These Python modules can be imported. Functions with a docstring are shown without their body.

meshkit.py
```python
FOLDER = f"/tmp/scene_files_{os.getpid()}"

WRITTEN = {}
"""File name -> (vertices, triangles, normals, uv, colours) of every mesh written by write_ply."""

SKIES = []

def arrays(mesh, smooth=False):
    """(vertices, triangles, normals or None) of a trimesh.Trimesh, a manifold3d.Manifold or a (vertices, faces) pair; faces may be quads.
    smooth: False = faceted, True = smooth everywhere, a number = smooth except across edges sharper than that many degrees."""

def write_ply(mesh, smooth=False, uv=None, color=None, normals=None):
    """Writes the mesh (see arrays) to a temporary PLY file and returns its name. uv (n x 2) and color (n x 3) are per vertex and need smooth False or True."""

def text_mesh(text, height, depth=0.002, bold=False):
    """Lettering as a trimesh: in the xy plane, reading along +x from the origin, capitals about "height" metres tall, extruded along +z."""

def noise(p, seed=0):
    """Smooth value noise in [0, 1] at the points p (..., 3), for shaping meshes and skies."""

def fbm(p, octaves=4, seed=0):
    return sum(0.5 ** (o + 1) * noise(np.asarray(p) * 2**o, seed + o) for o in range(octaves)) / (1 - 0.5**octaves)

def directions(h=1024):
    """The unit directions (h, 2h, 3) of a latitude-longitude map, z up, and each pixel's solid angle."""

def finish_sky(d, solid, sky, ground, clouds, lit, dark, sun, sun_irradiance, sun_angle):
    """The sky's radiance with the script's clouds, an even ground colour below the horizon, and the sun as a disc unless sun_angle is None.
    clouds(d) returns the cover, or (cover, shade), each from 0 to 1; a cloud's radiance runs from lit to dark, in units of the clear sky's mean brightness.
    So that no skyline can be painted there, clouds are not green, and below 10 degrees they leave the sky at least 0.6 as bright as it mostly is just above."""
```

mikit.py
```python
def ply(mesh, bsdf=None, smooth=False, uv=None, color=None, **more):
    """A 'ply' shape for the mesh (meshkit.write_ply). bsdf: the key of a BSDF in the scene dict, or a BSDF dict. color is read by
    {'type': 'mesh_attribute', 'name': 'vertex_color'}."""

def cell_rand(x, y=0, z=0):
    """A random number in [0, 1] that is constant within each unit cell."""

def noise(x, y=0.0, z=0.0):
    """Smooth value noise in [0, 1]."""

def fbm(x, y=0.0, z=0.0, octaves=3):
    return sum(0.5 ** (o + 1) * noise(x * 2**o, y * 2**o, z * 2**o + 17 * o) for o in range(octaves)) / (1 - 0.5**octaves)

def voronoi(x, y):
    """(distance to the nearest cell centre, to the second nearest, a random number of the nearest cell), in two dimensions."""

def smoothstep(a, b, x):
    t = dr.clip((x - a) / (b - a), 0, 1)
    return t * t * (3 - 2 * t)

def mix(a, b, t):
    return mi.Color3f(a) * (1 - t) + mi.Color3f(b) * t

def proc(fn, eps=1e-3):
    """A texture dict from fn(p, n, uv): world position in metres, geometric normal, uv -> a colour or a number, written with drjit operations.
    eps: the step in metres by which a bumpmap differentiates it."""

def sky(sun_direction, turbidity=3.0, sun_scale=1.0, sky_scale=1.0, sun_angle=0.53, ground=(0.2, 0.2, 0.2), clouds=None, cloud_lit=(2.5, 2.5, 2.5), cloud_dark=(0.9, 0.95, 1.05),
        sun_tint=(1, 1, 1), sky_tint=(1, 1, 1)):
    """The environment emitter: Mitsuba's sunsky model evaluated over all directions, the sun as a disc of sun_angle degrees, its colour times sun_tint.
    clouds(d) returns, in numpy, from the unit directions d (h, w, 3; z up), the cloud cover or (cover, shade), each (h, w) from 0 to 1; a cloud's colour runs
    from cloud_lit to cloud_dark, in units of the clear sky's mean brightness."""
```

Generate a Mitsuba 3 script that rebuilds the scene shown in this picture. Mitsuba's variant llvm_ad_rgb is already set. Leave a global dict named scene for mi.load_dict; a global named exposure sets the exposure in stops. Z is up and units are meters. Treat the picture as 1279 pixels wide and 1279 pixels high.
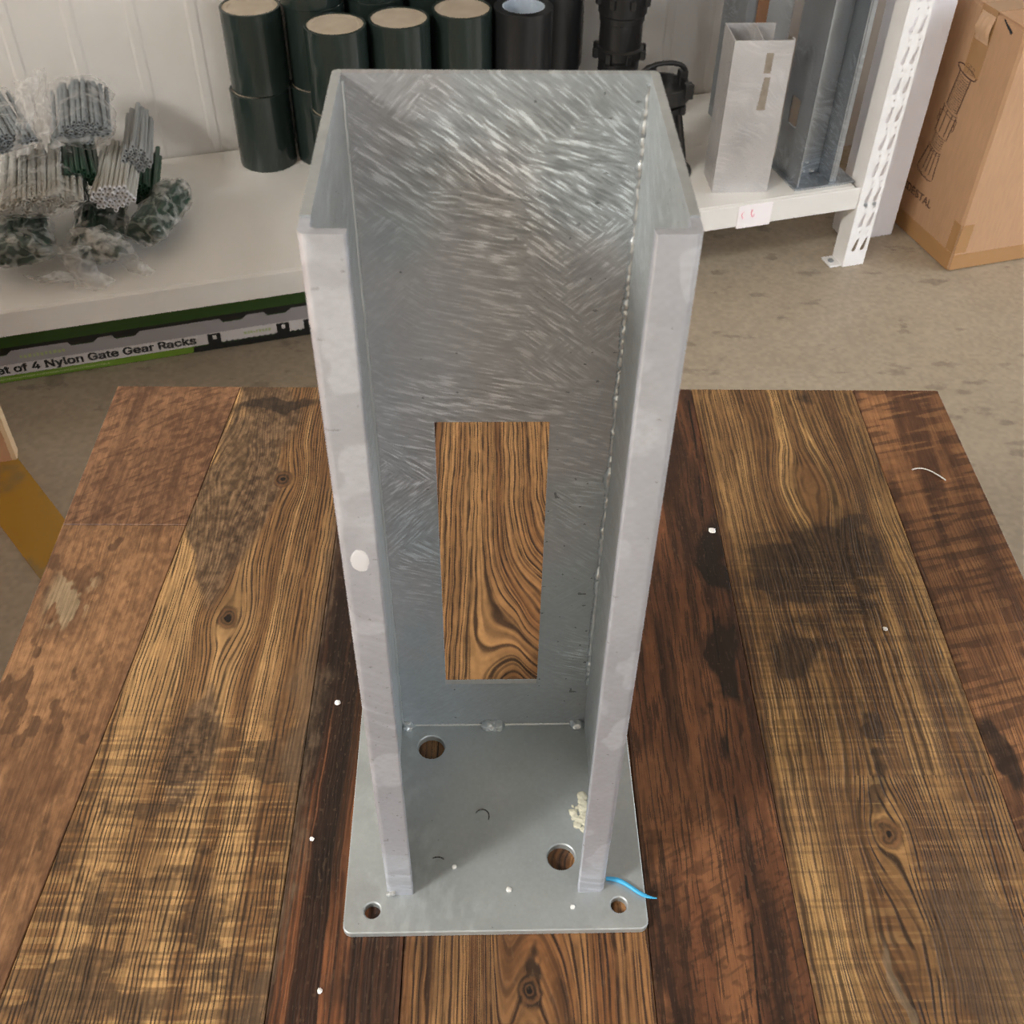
import math, random
import numpy as np, trimesh, drjit as dr, mitsuba as mi, mikit, meshkit
import manifold3d as m3
from manifold3d import Manifold, CrossSection
from shapely.geometry import Polygon, Point, box as sbox, LineString
from shapely.ops import unary_union
from mikit import noise, fbm, smoothstep, mix, cell_rand

T = mi.ScalarTransform4f
ZT = 0.75                       # height of the table top; below, z is counted from the table top
FL = -0.75                      # the floor in that count
scene, labels = {}, {}

# ------------------------------------------------------------------ camera, sky, lamps, exposure
CAM = np.array([-0.00294439, -0.3216282, 0.70289868 + ZT])
FWD = np.array([0.01701572, 0.71433349, -0.69959855])
UP = np.array([-0.00366567, 0.69973971, 0.71438848])
scene['camera'] = {
    'type': 'thinlens', 'fov': math.degrees(2 * math.atan(639.5 / 1376.27)), 'fov_axis': 'x',
    'aperture_radius': 0.0008, 'focus_distance': 0.90, 'near_clip': 0.02, 'far_clip': 200.0,
    'to_world': T().look_at(origin=CAM.tolist(), target=(CAM + FWD).tolist(), up=UP.tolist())}
exposure = 1.45


def overcast(d):
    return np.full(d.shape[:2], 1.0), np.clip(0.5 - 0.5 * d[..., 2], 0, 1)


scene['sky'] = mikit.sky((0.6, -0.5, 0.62), turbidity=4, sun_scale=0.0, sky_scale=1.0, clouds=overcast,
                         cloud_lit=(14.5, 15.1, 16), cloud_dark=(13.2, 13.8, 14.6), ground=(0.25, 0.24, 0.22))
SKY_GAIN = 1.0
LAMP = (46.0, 44.4, 42.0)        # radiance of the ceiling panels
LAMP_SPOTS = [(-3.1, -1.9)]

# ------------------------------------------------------------------ frames and helpers
RO = np.array([0.83903071, 2.02865276]); RD = np.array([0.95947488, 0.28179418]); RN = np.array([-RD[1], RD[0]])
ZS = -0.5384                    # shelf top
BY = math.radians(0.8068)


def rack(v):
    v = np.asarray(v, float)
    return np.c_[RO + v[:, :1] * RD + v[:, 1:2] * RN, v[:, 2] + ZT]


def brk(v):
    v = np.asarray(v, float); c, s = math.cos(BY), math.sin(BY)
    return np.c_[v[:, 0] * c - v[:, 1] * s, v[:, 0] * s + v[:, 1] * c, v[:, 2] + ZT]


def tab(v):
    v = np.array(v, float); v[:, 2] += ZT
    return v


def tm(x):
    """anything -> (v, f)"""
    if hasattr(x, 'to_mesh'):
        m = x.to_mesh(); return np.array(m.vert_properties[:, :3], float), np.array(m.tri_verts, int)
    if isinstance(x, tuple):
        return np.asarray(x[0], float), np.asarray(x[1], int)
    return np.array(x.vertices, float), np.array(x.faces, int)


def cat(parts):
    vs, fs, n = [], [], 0
    for p in parts:
        v, f = tm(p); vs.append(v); fs.append(f + n); n += len(v)
    return np.vstack(vs), np.vstack(fs)


used = {}


def key(name, parent=None):
    base = (parent + '__' if parent else '') + name
    k = used.get(base, -1) + 1; used[base] = k
    return base if k == 0 else f'{base}_{k:03d}'


def thing(name, label, cat_, group=None):
    k = key(name); labels[k] = {'label': label, 'category': cat_}
    if group: labels[k]['group'] = group
    return k


def obj(name, mesh, mat, parent=None, frame=tab, smooth=False, label=None, **tag):
    k = key(name, parent)
    v, f = tm(mesh)
    scene[k] = mikit.ply(trimesh.Trimesh(frame(v), f, process=False), mat, smooth=smooth)
    if label or tag:
        labels[k] = {**({'label': label} if label else {}), **tag}
    return k


def hull(pts):
    return Manifold.hull_points(np.asarray(pts, np.float64))


def rbox(x0, x1, y0, y1, z0, z1, b=0.001):
    P = []
    for i, X in ((1, x0), (-1, x1)):
        for j, Y in ((1, y0), (-1, y1)):
            for k, Z in ((1, z0), (-1, z1)):
                P += [(X, Y + j * b, Z + k * b), (X + i * b, Y, Z + k * b), (X + i * b, Y + j * b, Z)]
    return hull(P)


def prism(poly, z0, z1):
    """shapely polygon extruded along z"""
    gs = getattr(poly, 'geoms', [poly]); out = []
    for g in gs:
        m = trimesh.creation.extrude_polygon(g, z1 - z0, engine='earcut'); m.apply_translation([0, 0, z0]); out.append(m)
    return cat(out)


def remap(mesh, fn):
    v, f = tm(mesh); return fn(v), f


def lathe(prof, n=32, c=(0, 0, 0)):
    m = trimesh.creation.revolve(np.asarray(prof, float), sections=n); m.apply_translation(c)
    return m


def tube(pts, r, n=8, caps=True):
    pts = np.asarray(pts, float); k = len(pts); r = np.broadcast_to(r, (k,))
    t = np.gradient(pts, axis=0); t /= np.linalg.norm(t, axis=1, keepdims=True) + 1e-12
    ref = np.array([0.123, 0.31, 0.94]); 
    if abs(t[0] @ ref) > 0.9: ref = np.array([0.9, 0.1, 0.1])
    a = np.cross(t, ref); a /= np.linalg.norm(a, axis=1, keepdims=True); b = np.cross(t, a)
    th = np.arange(n) * 2 * np.pi / n
    v = pts[:, None] + r[:, None, None] * (np.cos(th)[None, :, None] * a[:, None] + np.sin(th)[None, :, None] * b[:, None])
    v = v.reshape(-1, 3); f = []
    for i in range(k - 1):
        for j in range(n):
            q = (i * n + j, i * n + (j + 1) % n, (i + 1) * n + (j + 1) % n, (i + 1) * n + j)
            f += [(q[0], q[1], q[2]), (q[0], q[2], q[3])]
    if caps:
        v = np.vstack([v, pts[:1], pts[-1:]])
        for j in range(n):
            f += [(k * n, (j + 1) % n, j), (k * n + 1, (k - 1) * n + j, (k - 1) * n + (j + 1) % n)]
    return v, np.array(f)


def srgb(r, g, b):
    c = np.array([r, g, b]) / 255.0
    return [float(x) for x in np.where(c < 0.04045, c / 12.92, ((c + 0.055) / 1.055) ** 2.4)]


# ------------------------------------------------------------------ materials
def rgb(c): return {'type': 'rgb', 'value': list(map(float, c))}


def mat(name, color, rough=0.5, metallic=0.0, spec=0.5, bump=None, bscale=1.0, eps=1e-3, **more):
    d = {'type': 'principled', 'base_color': mikit.proc(color) if callable(color) else rgb(color),
         'roughness': mikit.proc(rough) if callable(rough) else rough, 'metallic': metallic, 'specular': spec, **more}
    if bump is not None:
        d = {'type': 'bumpmap', 'arbitrary': mikit.proc(bump, eps), 'scale': bscale, 'bsdf': d}
    scene[name] = {'type': 'twosided', 'bsdf': d}


def lin(r, g, b): return mi.Color3f(*srgb(r, g, b))


def gauss(x, y, x0, y0, lx, ly): return dr.exp(-dr.square((x - x0) / lx) - dr.square((y - y0) / ly))


# table wood -----------------------------------------------------------------
TX0, TX1, TY1, TY0 = -0.3881, 0.4575, 0.5789, -0.30
SEAM_AB = ((-0.2625, TY1), (-0.330, TY0))


def seam_ab(y): return SEAM_AB[1][0] + (y - TY0) * ((SEAM_AB[0][0] - SEAM_AB[1][0]) / (TY1 - TY0))


KNOTS = [(-0.200, 0.439, 0.0075), (-0.222, 0.270, 0.0085), (0.277, 0.073, 0.009), (0.021, -0.036, 0.007), (-0.243, 0.447, 0.012), (0.292, 0.43, 0.012), (0.268, -0.005, 0.012)]


def grain_coord(x, y):
    """Across-grain coordinate, in metres, that bends round knots."""
    s = x + 0.012 * (fbm(x * 5, y * 2.4, 1.3, 2) - 0.5) + 0.0040 * (noise(x * 28, y * 10, 4.1) - 0.5) + 0.0012 * (noise(x * 110, y * 55, 5.1) - 0.5)
    for kx, ky, r in KNOTS:
        dx, dy = x - kx, y - ky
        w = dr.exp(-dr.square(dx / (r * 2.6)) - dr.square(dy / (r * 4.5)))
        s = s - dx * 0.9 * w
    # arched grain of the board seen through the bracket's window
    jx, jy = x + 0.006 * (fbm(x * 40, y * 16, 7.7, 2) - 0.5), y + 0.02 * (fbm(x * 30, y * 20, 8.8, 2) - 0.5)
    d = dr.sqrt(dr.square(jx - 0.060) + dr.square((jy - 0.43) * 0.36) + 1e-8)
    w = smoothstep(-0.03, 0.02, x) * smoothstep(0.105, 0.085, x) * smoothstep(0.45, 0.40, y) * smoothstep(0.05, 0.15, y)
    s = s * (1 - w) + (0.06 - d) * w
    # eye below the base plate
    d2 = dr.sqrt(dr.square(jx - 0.022) + dr.square((jy + 0.10) * 0.22) + 1e-8)
    w2 = smoothstep(0.03, 0.0, y) * smoothstep(0.045, 0.010, dr.abs(x - 0.022))
    s = s * (1 - w2) + (0.022 + d2) * w2
    return s


def wood_parts(p):
    x, y = p.x, p.y
    s = grain_coord(x, y)
    wob = 0.8 * (noise(s * 160, y * 7, 2.0) - 0.5) + 0.35 * (noise(s * 420, y * 60, 2.5) - 0.5)

    def lines(period, sharp, seed):
        u = s / period + wob + 1.3 * noise(s * 40, 7.0, seed)
        i = dr.floor(u)
        tri = dr.abs(u - i - 0.5) * 2
        wid = 0.25 + 0.75 * noise(i * 3.1, y * 14, seed)
        return smoothstep(sharp * wid, sharp * wid * 0.2, tri)
    brk_ = 0.45 + 0.55 * smoothstep(0.25, 0.55, noise(s * 330, y * 55, 4.0))
    fine = lines(0.0029, 0.95, 3.0) * brk_
    wide = lines(0.0047, 0.85, 9.0) * (0.35 + 0.65 * brk_)
    broad = fbm(s * 85, y * 2.2, 5.0, 3)
    mid = fbm(x * 14, y * 6, 8.0, 3)
    fibre = fbm(s * 800, y * 34, 6.0, 3)
    mottle = fbm(x * 260, y * 150, 3.0, 3)
    # fine saw marks across the grain
    saw = noise(x * 22 + 2 * mid, y * 480 + 2.5 * noise(x * 14, y * 5, 1.0), 2.0)
    return x, y, s, fine, wide, broad, mid, fibre, mottle, saw


def zones(x, y):
    a = x < seam_ab(y)
    return a, (~a) & (x < -0.143), (x >= -0.143) & (x < -0.06), (x >= -0.06) & (x < 0.10), (x >= 0.10) & (x < 0.201), (x >= 0.201) & (x < 0.369), x >= 0.369


def wood_color(p, n, uv):
    x, y, s, fine, wide, broad, mid, fibre, mottle, saw = wood_parts(p)
    zA, zB, zC, zD, zE, zF, zG = zones(x, y)
    frac = fbm(x * 26, y * 15, 14.0, 5)
    fracx = fbm(x * 30, y * 75, 15.0, 4)          # patches cut off straight across the grain
    warp = 0.05 * (frac - 0.5)
    X, Y = x + warp, y + warp * 2.2
    # A: reddish board with slanting saw marks behind, smooth lighter piece in front
    diag = noise(x * 90 + y * 50, y * 260 - x * 170 + 6 * mid, 3.0)
    A1 = mix(lin(116, 80, 54), lin(160, 116, 80), smoothstep(0.2, 0.85, 0.6 * mid + 0.4 * mottle))
    A1 = mix(A1, lin(86, 53, 35), 0.55 * smoothstep(0.52, 0.75, diag))
    A1 = mix(A1, lin(84, 54, 36), 0.5 * smoothstep(0.55, 0.68, fbm(s * 70, y * 4, 12.0, 3)))
    A2 = mix(lin(120, 82, 53), lin(166, 122, 82), smoothstep(0.25, 0.75, mid * 0.6 + mottle * 0.4))
    A2 = mix(A2, lin(92, 58, 37), 0.75 * smoothstep(0.53, 0.62, fbm(x * 30, y * 9, 21.0, 4)))
    A2 = mix(A2, lin(70, 45, 31), 0.8 * smoothstep(0.66, 0.72, fbm(x * 60, y * 30, 22.0, 4)))
    peel = smoothstep(0.53, 0.59, fbm(x * 55, y * 24, 31.0, 4)) * smoothstep(1.0, 0.5, dr.sqrt(dr.square((x + 0.358) / 0.026) + dr.square((y - 0.295) / 0.055)))
    A2 = mix(A2, lin(160, 140, 108), peel)
    rim = smoothstep(0.42, 0.46, fbm(x * 55, y * 24, 31.0, 4)) * (1 - peel) * smoothstep(1.1, 0.6, dr.sqrt(dr.square((x + 0.358) / 0.03) + dr.square((y - 0.29) / 0.06)))
    A2 = mix(A2, lin(78, 50, 34), 0.6 * rim)
    front = smoothstep(0.14, 0.02, y)
    A2 = mix(A2, lin(64, 42, 28), 0.7 * fine * smoothstep(0.50, 0.66, fbm(x * 70, y * 8, 41.0, 3)) * (0.3 + 0.7 * front))
    A2 = mix(A2, lin(140, 100, 64), 0.25)
    A = dr.select(y > 0.378, A1, A2)
    # B: yellow board with strong dark lines, grey-brown stains
    B = mix(lin(136, 97, 57), lin(196, 152, 96), smoothstep(0.3, 0.72, broad))
    B = mix(B, lin(118, 80, 48), 0.6 * smoothstep(0.45, 0.72, mid))
    st = gauss(X, Y, -0.228, 0.50, 0.034, 0.15) + 0.9 * gauss(X, Y, -0.248, 0.385, 0.024, 0.085) + 0.75 * gauss(X, Y, -0.222, 0.15, 0.020, 0.07)
    st = smoothstep(0.36, 0.55, st * (0.55 + 0.9 * frac))
    B = mix(B, mix(lin(82, 61, 44), lin(132, 104, 76), smoothstep(0.2, 0.8, mottle)), 0.9 * st)
    B = mix(B, lin(44, 33, 26), 0.8 * smoothstep(0.3, 0.6, gauss(X, Y, -0.222, 0.548, 0.045, 0.016) * (0.5 + frac)))
    low = smoothstep(0.21, 0.13, y)
    patch = smoothstep(0.49, 0.58, 0.5 * frac + 0.5 * fracx)
    B = mix(B, mix(lin(66, 49, 35), lin(116, 86, 57), smoothstep(0.3, 0.7, 0.6 * saw + 0.4 * mottle)), 0.75 * patch * low)
    B = mix(B, lin(50, 36, 26), (0.85 - 0.4 * st) * fine)
    B = mix(B, lin(60, 45, 33), low * 0.40 * smoothstep(0.5, 0.75, saw))
    B = mix(B, lin(206, 165, 104), low * 0.35 * smoothstep(0.35, 0.2, saw) * (1 - fine) * (1 - patch))
    B = mix(B, lin(110, 88, 66), 0.55 * smoothstep(-0.158, -0.146, X))
    # C: dark reddish streaks
    C = mix(lin(62, 37, 24), lin(150, 92, 54), smoothstep(0.40, 0.66, fbm(s * 170, y * 3, 16.0, 3)))
    C = mix(C, lin(38, 25, 18), 0.85 * smoothstep(0.46, 0.62, fbm(s * 85 + 3, y * 3, 18.0, 3)) * smoothstep(-0.02, 0.05, y))
    C = mix(C, lin(110, 90, 70), 0.6 * smoothstep(-0.133, -0.143, X) * mottle * 1.6)
    C = mix(C, lin(66, 43, 30), 0.85 * smoothstep(0.02, -0.01, y) * smoothstep(-0.105, -0.09, X))
    C = mix(C, lin(32, 21, 16), 0.6 * wide)
    # D: tan board
    D = mix(lin(124, 83, 47), lin(180, 134, 82), smoothstep(0.3, 0.7, broad))
    D = mix(D, lin(150, 95, 50), 0.45 * smoothstep(-0.02, 0.04, x) * smoothstep(0.5, 0.3, y))
    D = mix(D, lin(98, 66, 40), 0.5 * smoothstep(0.5, 0.7, mid))
    D = mix(D, lin(48, 30, 20), 0.90 * dr.maximum(wide, 0.55 * fine))
    D = mix(D, lin(40, 28, 21), 0.85 * smoothstep(0.3, 0.6, gauss(X, Y, 0.022, -0.034, 0.010, 0.015)))
    D = mix(D, lin(52, 34, 23), 0.7 * smoothstep(0.55, 0.64, frac) * smoothstep(0.02, 0.05, x) * smoothstep(0.3, 0.2, y))
    # E: dark red-brown board
    E = mix(lin(70, 42, 26), lin(126, 78, 48), smoothstep(0.35, 0.66, 0.4 * mid + 0.6 * fbm(s * 130, y * 7, 22.0, 4)))
    E = mix(E, lin(156, 103, 64), 0.75 * smoothstep(0.52, 0.64, fbm(x * 40, y * 11, 24.0, 4)) * smoothstep(0.32, 0.08, y))
    E = mix(E, lin(44, 28, 20), 0.65 * smoothstep(0.47, 0.60, fbm(s * 75, y * 5, 25.0, 4)))
    E = mix(E, lin(30, 22, 18), 0.9 * smoothstep(0.35, 0.6, (gauss(X, Y, 0.192, 0.335, 0.020, 0.05) + 0.8 * gauss(X, Y, 0.184, 0.22, 0.014, 0.06)) * (0.4 + 1.2 * frac)))
    E = mix(E, lin(48, 29, 20), 0.45 * smoothstep(0.5, 0.8, noise(x * 90 + y * 150, y * 330 - x * 230 + 3 * mid, 2.0)) * smoothstep(0.14, 0.03, y))
    E = mix(E, lin(40, 25, 18), 0.75 * smoothstep(0.50, 0.66, fibre))
    crack = dr.abs(x - (0.1965 - (0.56 - y) * 0.052) - 0.003 * (noise(y * 22, 1.0) - 0.5))
    E = mix(E, lin(22, 15, 12), 0.85 * smoothstep(0.0012, 0.0004, crack) * smoothstep(0.3, 0.45, noise(y * 60, 3.0)))
    # F: yellow board with strong lines on the left, dark patches
    F = mix(lin(132, 94, 55), lin(206, 160, 98), smoothstep(0.28, 0.66, broad))
    F = mix(F, lin(112, 75, 44), 0.65 * smoothstep(0.42, 0.70, mid))
    dk = gauss(x, y, 0.268, 0.345, 0.055, 0.05) + 0.9 * gauss(x, y, 0.248, 0.25, 0.045, 0.06) + 0.7 * gauss(x, y, 0.325, 0.33, 0.03, 0.10) + 0.9 * gauss(X, Y, 0.282, 0.14, 0.014, 0.05) + 0.7 * gauss(X, Y, 0.318, 0.565, 0.022, 0.05)
    dk = smoothstep(0.33, 0.52, dk * (0.05 + 0.8 * frac + 0.65 * fracx - 0.15))
    F = mix(F, mix(lin(50, 37, 27), lin(82, 60, 41), mottle), 0.85 * dk)
    gy = smoothstep(0.33, 0.5, gauss(X, Y, 0.322, -0.01, 0.032, 0.09) * (0.4 + 1.1 * mottle))
    F = mix(F, lin(106, 81, 56), 0.75 * gy)
    F = mix(F, lin(80, 58, 40), 0.30 * smoothstep(0.5, 0.75, saw) * smoothstep(0.45, 0.25, y))
    F = mix(F, lin(206, 168, 108), 0.18 * smoothstep(0.32, 0.2, saw) * smoothstep(0.4, 0.25, y) * (1 - gy))
    F = mix(F, lin(46, 32, 22), (0.90 - 0.4 * gy) * dr.select((x > 0.262) & (y < 0.12), fine, dr.maximum(wide * 0.85, fine * 0.7)))
    F = mix(F, lin(140, 122, 98), 0.6 * smoothstep(0.35, 0.6, gauss(X, Y, 0.258, -0.035, 0.006, 0.04)))
    # G: red-brown board with marks across
    G = mix(lin(98, 62, 39), lin(158, 108, 68), smoothstep(0.3, 0.7, 0.5 * mid + 0.5 * broad))
    G = mix(G, lin(74, 43, 29), 0.75 * smoothstep(0.47, 0.60, fbm(s * 55 - y * 4, y * 3, 33.0, 4)))
    ch = noise((x + 0.25 * y) * 26, y * 230 - x * 60, 6.0)
    G = mix(G, lin(66, 42, 28), 0.55 * smoothstep(0.55, 0.72, ch) * smoothstep(0.35, 0.6, frac + 0.1))
    G = mix(G, lin(178, 128, 80), 0.4 * smoothstep(0.32, 0.2, ch))
    G = mix(G, lin(58, 38, 25), 0.55 * fine * smoothstep(0.5, 0.3, y))
    G = mix(G, lin(36, 25, 18), 0.85 * smoothstep(0.3, 0.6, gauss(X, Y, 0.376, 0.13, 0.012, 0.05) * (0.4 + 1.2 * frac)))
    c = dr.select(zA, A, dr.select(zB, B, dr.select(zC, C, dr.select(zD, D, dr.select(zE, E, dr.select(zF, F, G))))))
    # knots
    for kx, ky, r in KNOTS[:4]:
        d = dr.sqrt(dr.square(x - kx) + dr.square((y - ky) * 0.7)) / r
        d = d + 0.5 * (fbm(x * 150, y * 150, 2.0, 3) - 0.5)
        ring = 0.5 + 0.5 * dr.cos(d * 12)
        w = smoothstep(1.25, 0.8, d)
        c = mix(c, mix(lin(112, 76, 46), lin(50, 34, 24), ring), w * 0.85)
        c = mix(c, lin(30, 21, 16), smoothstep(0.40, 0.2, d))
    # old scuffs across everything
    c = mix(c, lin(150, 122, 90), 0.12 * smoothstep(0.80, 0.88, noise(x * 900, y * 260, 9.0)))
    c = c * (0.62 + 0.76 * fibre) * (0.80 + 0.40 * mottle)
    l = mi.luminance(c)
    return (c * 0.93 + mi.Color3f(l) * 0.07) * 0.84


def wood_bump(p, n, uv):
    x, y, s, fine, wide, broad, mid, fibre, mottle, saw = wood_parts(p)
    zA, zB, zC, zD, zE, zF, zG = zones(x, y)
    strong = zB | zD | zF | zC
    h = dr.select(strong, -0.00035 * dr.maximum(fine, 0.7 * wide), -0.0001 * fine) + 0.00022 * fibre + 0.00018 * mottle + dr.select(zA | zG, 0.0003 * noise(x * 40, y * 210 - x * 60, 6.0), 0.0001 * saw)
    return h


mat('wood', wood_color, rough=0.52, spec=0.4, bump=wood_bump, eps=4e-4)


# galvanised steel ------------------------------------------------------------
def galv_color(tint, seed, streak=0.5, spots=0.0):
    tint = [float(x) for x in tint]
    def fn(p, n, uv):
        a = fbm(p.x * 16 + seed, p.y * 16, p.z * 9, 3)
        w = fbm(p.x * 9, p.y * 9 + seed, p.z * 9, 2) * 6
        st = fbm(p.x * 45 + p.z * 25 + w, (p.z * 190 + p.x * 90) + w * 4, p.y * 60 + seed, 3)
        amt = smoothstep(0.42, 0.66, fbm(p.x * 11 + 3 * seed, p.y * 11, p.z * 8 + 5, 2))
        g = fbm(p.x * 420, p.y * 420, p.z * 420, 2)
        v = 0.78 + 0.36 * a + streak * amt * (smoothstep(0.40, 0.78, st) - 0.25) * 0.9 + 0.12 * (g - 0.5)
        speck = smoothstep(0.90, 0.95, noise(p.x * 400, p.y * 400, p.z * 400))
        v = v * (1 - 0.3 * speck)
        c = mi.Color3f(*tint) * v
        if spots:
            sp = smoothstep(0.56, 0.62, fbm(p.x * 38 + seed, p.y * 38, p.z * 30, 3))
            c = mix(c, mi.Color3f(0.62, 0.66, 0.74) * (0.9 + 0.2 * g), sp * spots)
        return dr.clip(c, 0.02, 0.95)
    return fn


def galv_back(p, n, uv):
    """Hot-dip zinc with bundles of fine crystals in bands across the plate."""
    x, z = p.x, p.z - 0.75
    base = fbm(x * 16, p.y * 16, z * 9, 3)
    def sheaf(ang, seed, fx, fz):
        bend = 1.2 * (fbm(x * 14, z * 11, seed, 2) - 0.5)
        c, s_ = math.cos(ang), math.sin(ang)
        u = x * c + z * s_; v = -x * s_ + z * c + 0.010 * bend
        return fbm(u * fx + seed, v * fz, seed, 3)
    h1 = sheaf(-0.62, 2.0, 110, 900); h2 = sheaf(-0.22, 5.0, 110, 850); h3 = sheaf(0.75, 9.0, 130, 900)
    sel = fbm(x * 15 + 0.3 * h2, z * 13, 31.0, 3)
    w3 = smoothstep(0.58, 0.63, sel); w2 = smoothstep(0.47, 0.42, sel)
    h = h1 * (1 - w2) * (1 - w3) + h2 * w2 + h3 * w3
    def band(x0, z0, lx, lz): return dr.exp(-dr.square((x - x0) / lx) - dr.square((z - z0) / lz))
    amt = 1.1 * band(0.005, 0.465, 0.075, 0.035) + 0.9 * band(0.03, 0.425, 0.05, 0.03) + 0.75 * band(-0.005, 0.315, 0.05, 0.022) + 0.7 * band(-0.05, 0.265, 0.025, 0.03) \
        + 0.5 * band(0.05, 0.25, 0.02, 0.06) + 0.45 * band(0.02, 0.37, 0.05, 0.03) + 0.4 * band(-0.05, 0.20, 0.02, 0.05) + 0.6 * band(0.055, 0.085, 0.012, 0.02) + 0.05
    amt = dr.clip(amt * (0.45 + 1.1 * fbm(x * 30, z * 24, 17.0, 3)), 0, 1.2)
    g = fbm(x * 420, p.y * 420, z * 420, 2)
    v = 0.72 + 0.30 * base + 0.12 * (g - 0.5) + amt * (0.95 * smoothstep(0.52, 0.80, h) - 0.26 * smoothstep(0.48, 0.28, h) + 0.05)
    v = v * (1 - 0.5 * smoothstep(0.93, 0.96, noise(x * 260, p.y * 260, z * 260)))
    warm = smoothstep(0.5, 0.65, fbm(x * 9, z * 9, 3.0, 3))
    return dr.clip(mix((0.40, 0.44, 0.465), (0.43, 0.435, 0.45), warm) * v, 0.03, 0.95)


def galv_bump(k):
    def fn(p, n, uv):
        return k * (0.0011 * fbm(p.x * 42, p.y * 42, p.z * 30, 3) + 0.00010 * fbm(p.x * 500, p.y * 500, p.z * 500, 2))
    return fn


mat('galv_back', galv_back, rough=0.40, metallic=0.40, bump=galv_bump(0.5), eps=8e-4)
mat('galv_side', galv_color((0.50, 0.54, 0.56), 5.1, 0.2), rough=0.40, metallic=0.6, bump=galv_bump(0.4), eps=8e-4)
mat('galv_lip', galv_color((0.53, 0.56, 0.63), 8.3, 0.35, 0.7), rough=0.42, metallic=0.55, bump=galv_bump(1.0), eps=8e-4)
mat('galv_base', galv_color((0.46, 0.50, 0.51), 12.9, 0.15), rough=0.45, metallic=0.5, bump=galv_bump(0.5), eps=8e-4)
mat('galv_weld', (0.62, 0.65, 0.66), rough=0.28, metallic=0.8)
mat('zinc_pale', (0.66, 0.67, 0.70), rough=0.6, metallic=0.2)
mat('weld_residue', (0.62, 0.60, 0.48), rough=0.8)
mat('galv_far', galv_color((0.36, 0.39, 0.42), 3.3, 0.5), rough=0.3, metallic=0.75)
mat('alu', galv_color((0.56, 0.55, 0.55), 9.3, 0.2), rough=0.42, metallic=0.6)
mat('alu_stain', lambda p, n, uv: mix((0.30, 0.26, 0.21), (0.18, 0.15, 0.12), fbm(p.x * 90, p.y * 90, p.z * 60, 3)), rough=0.8)


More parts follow.
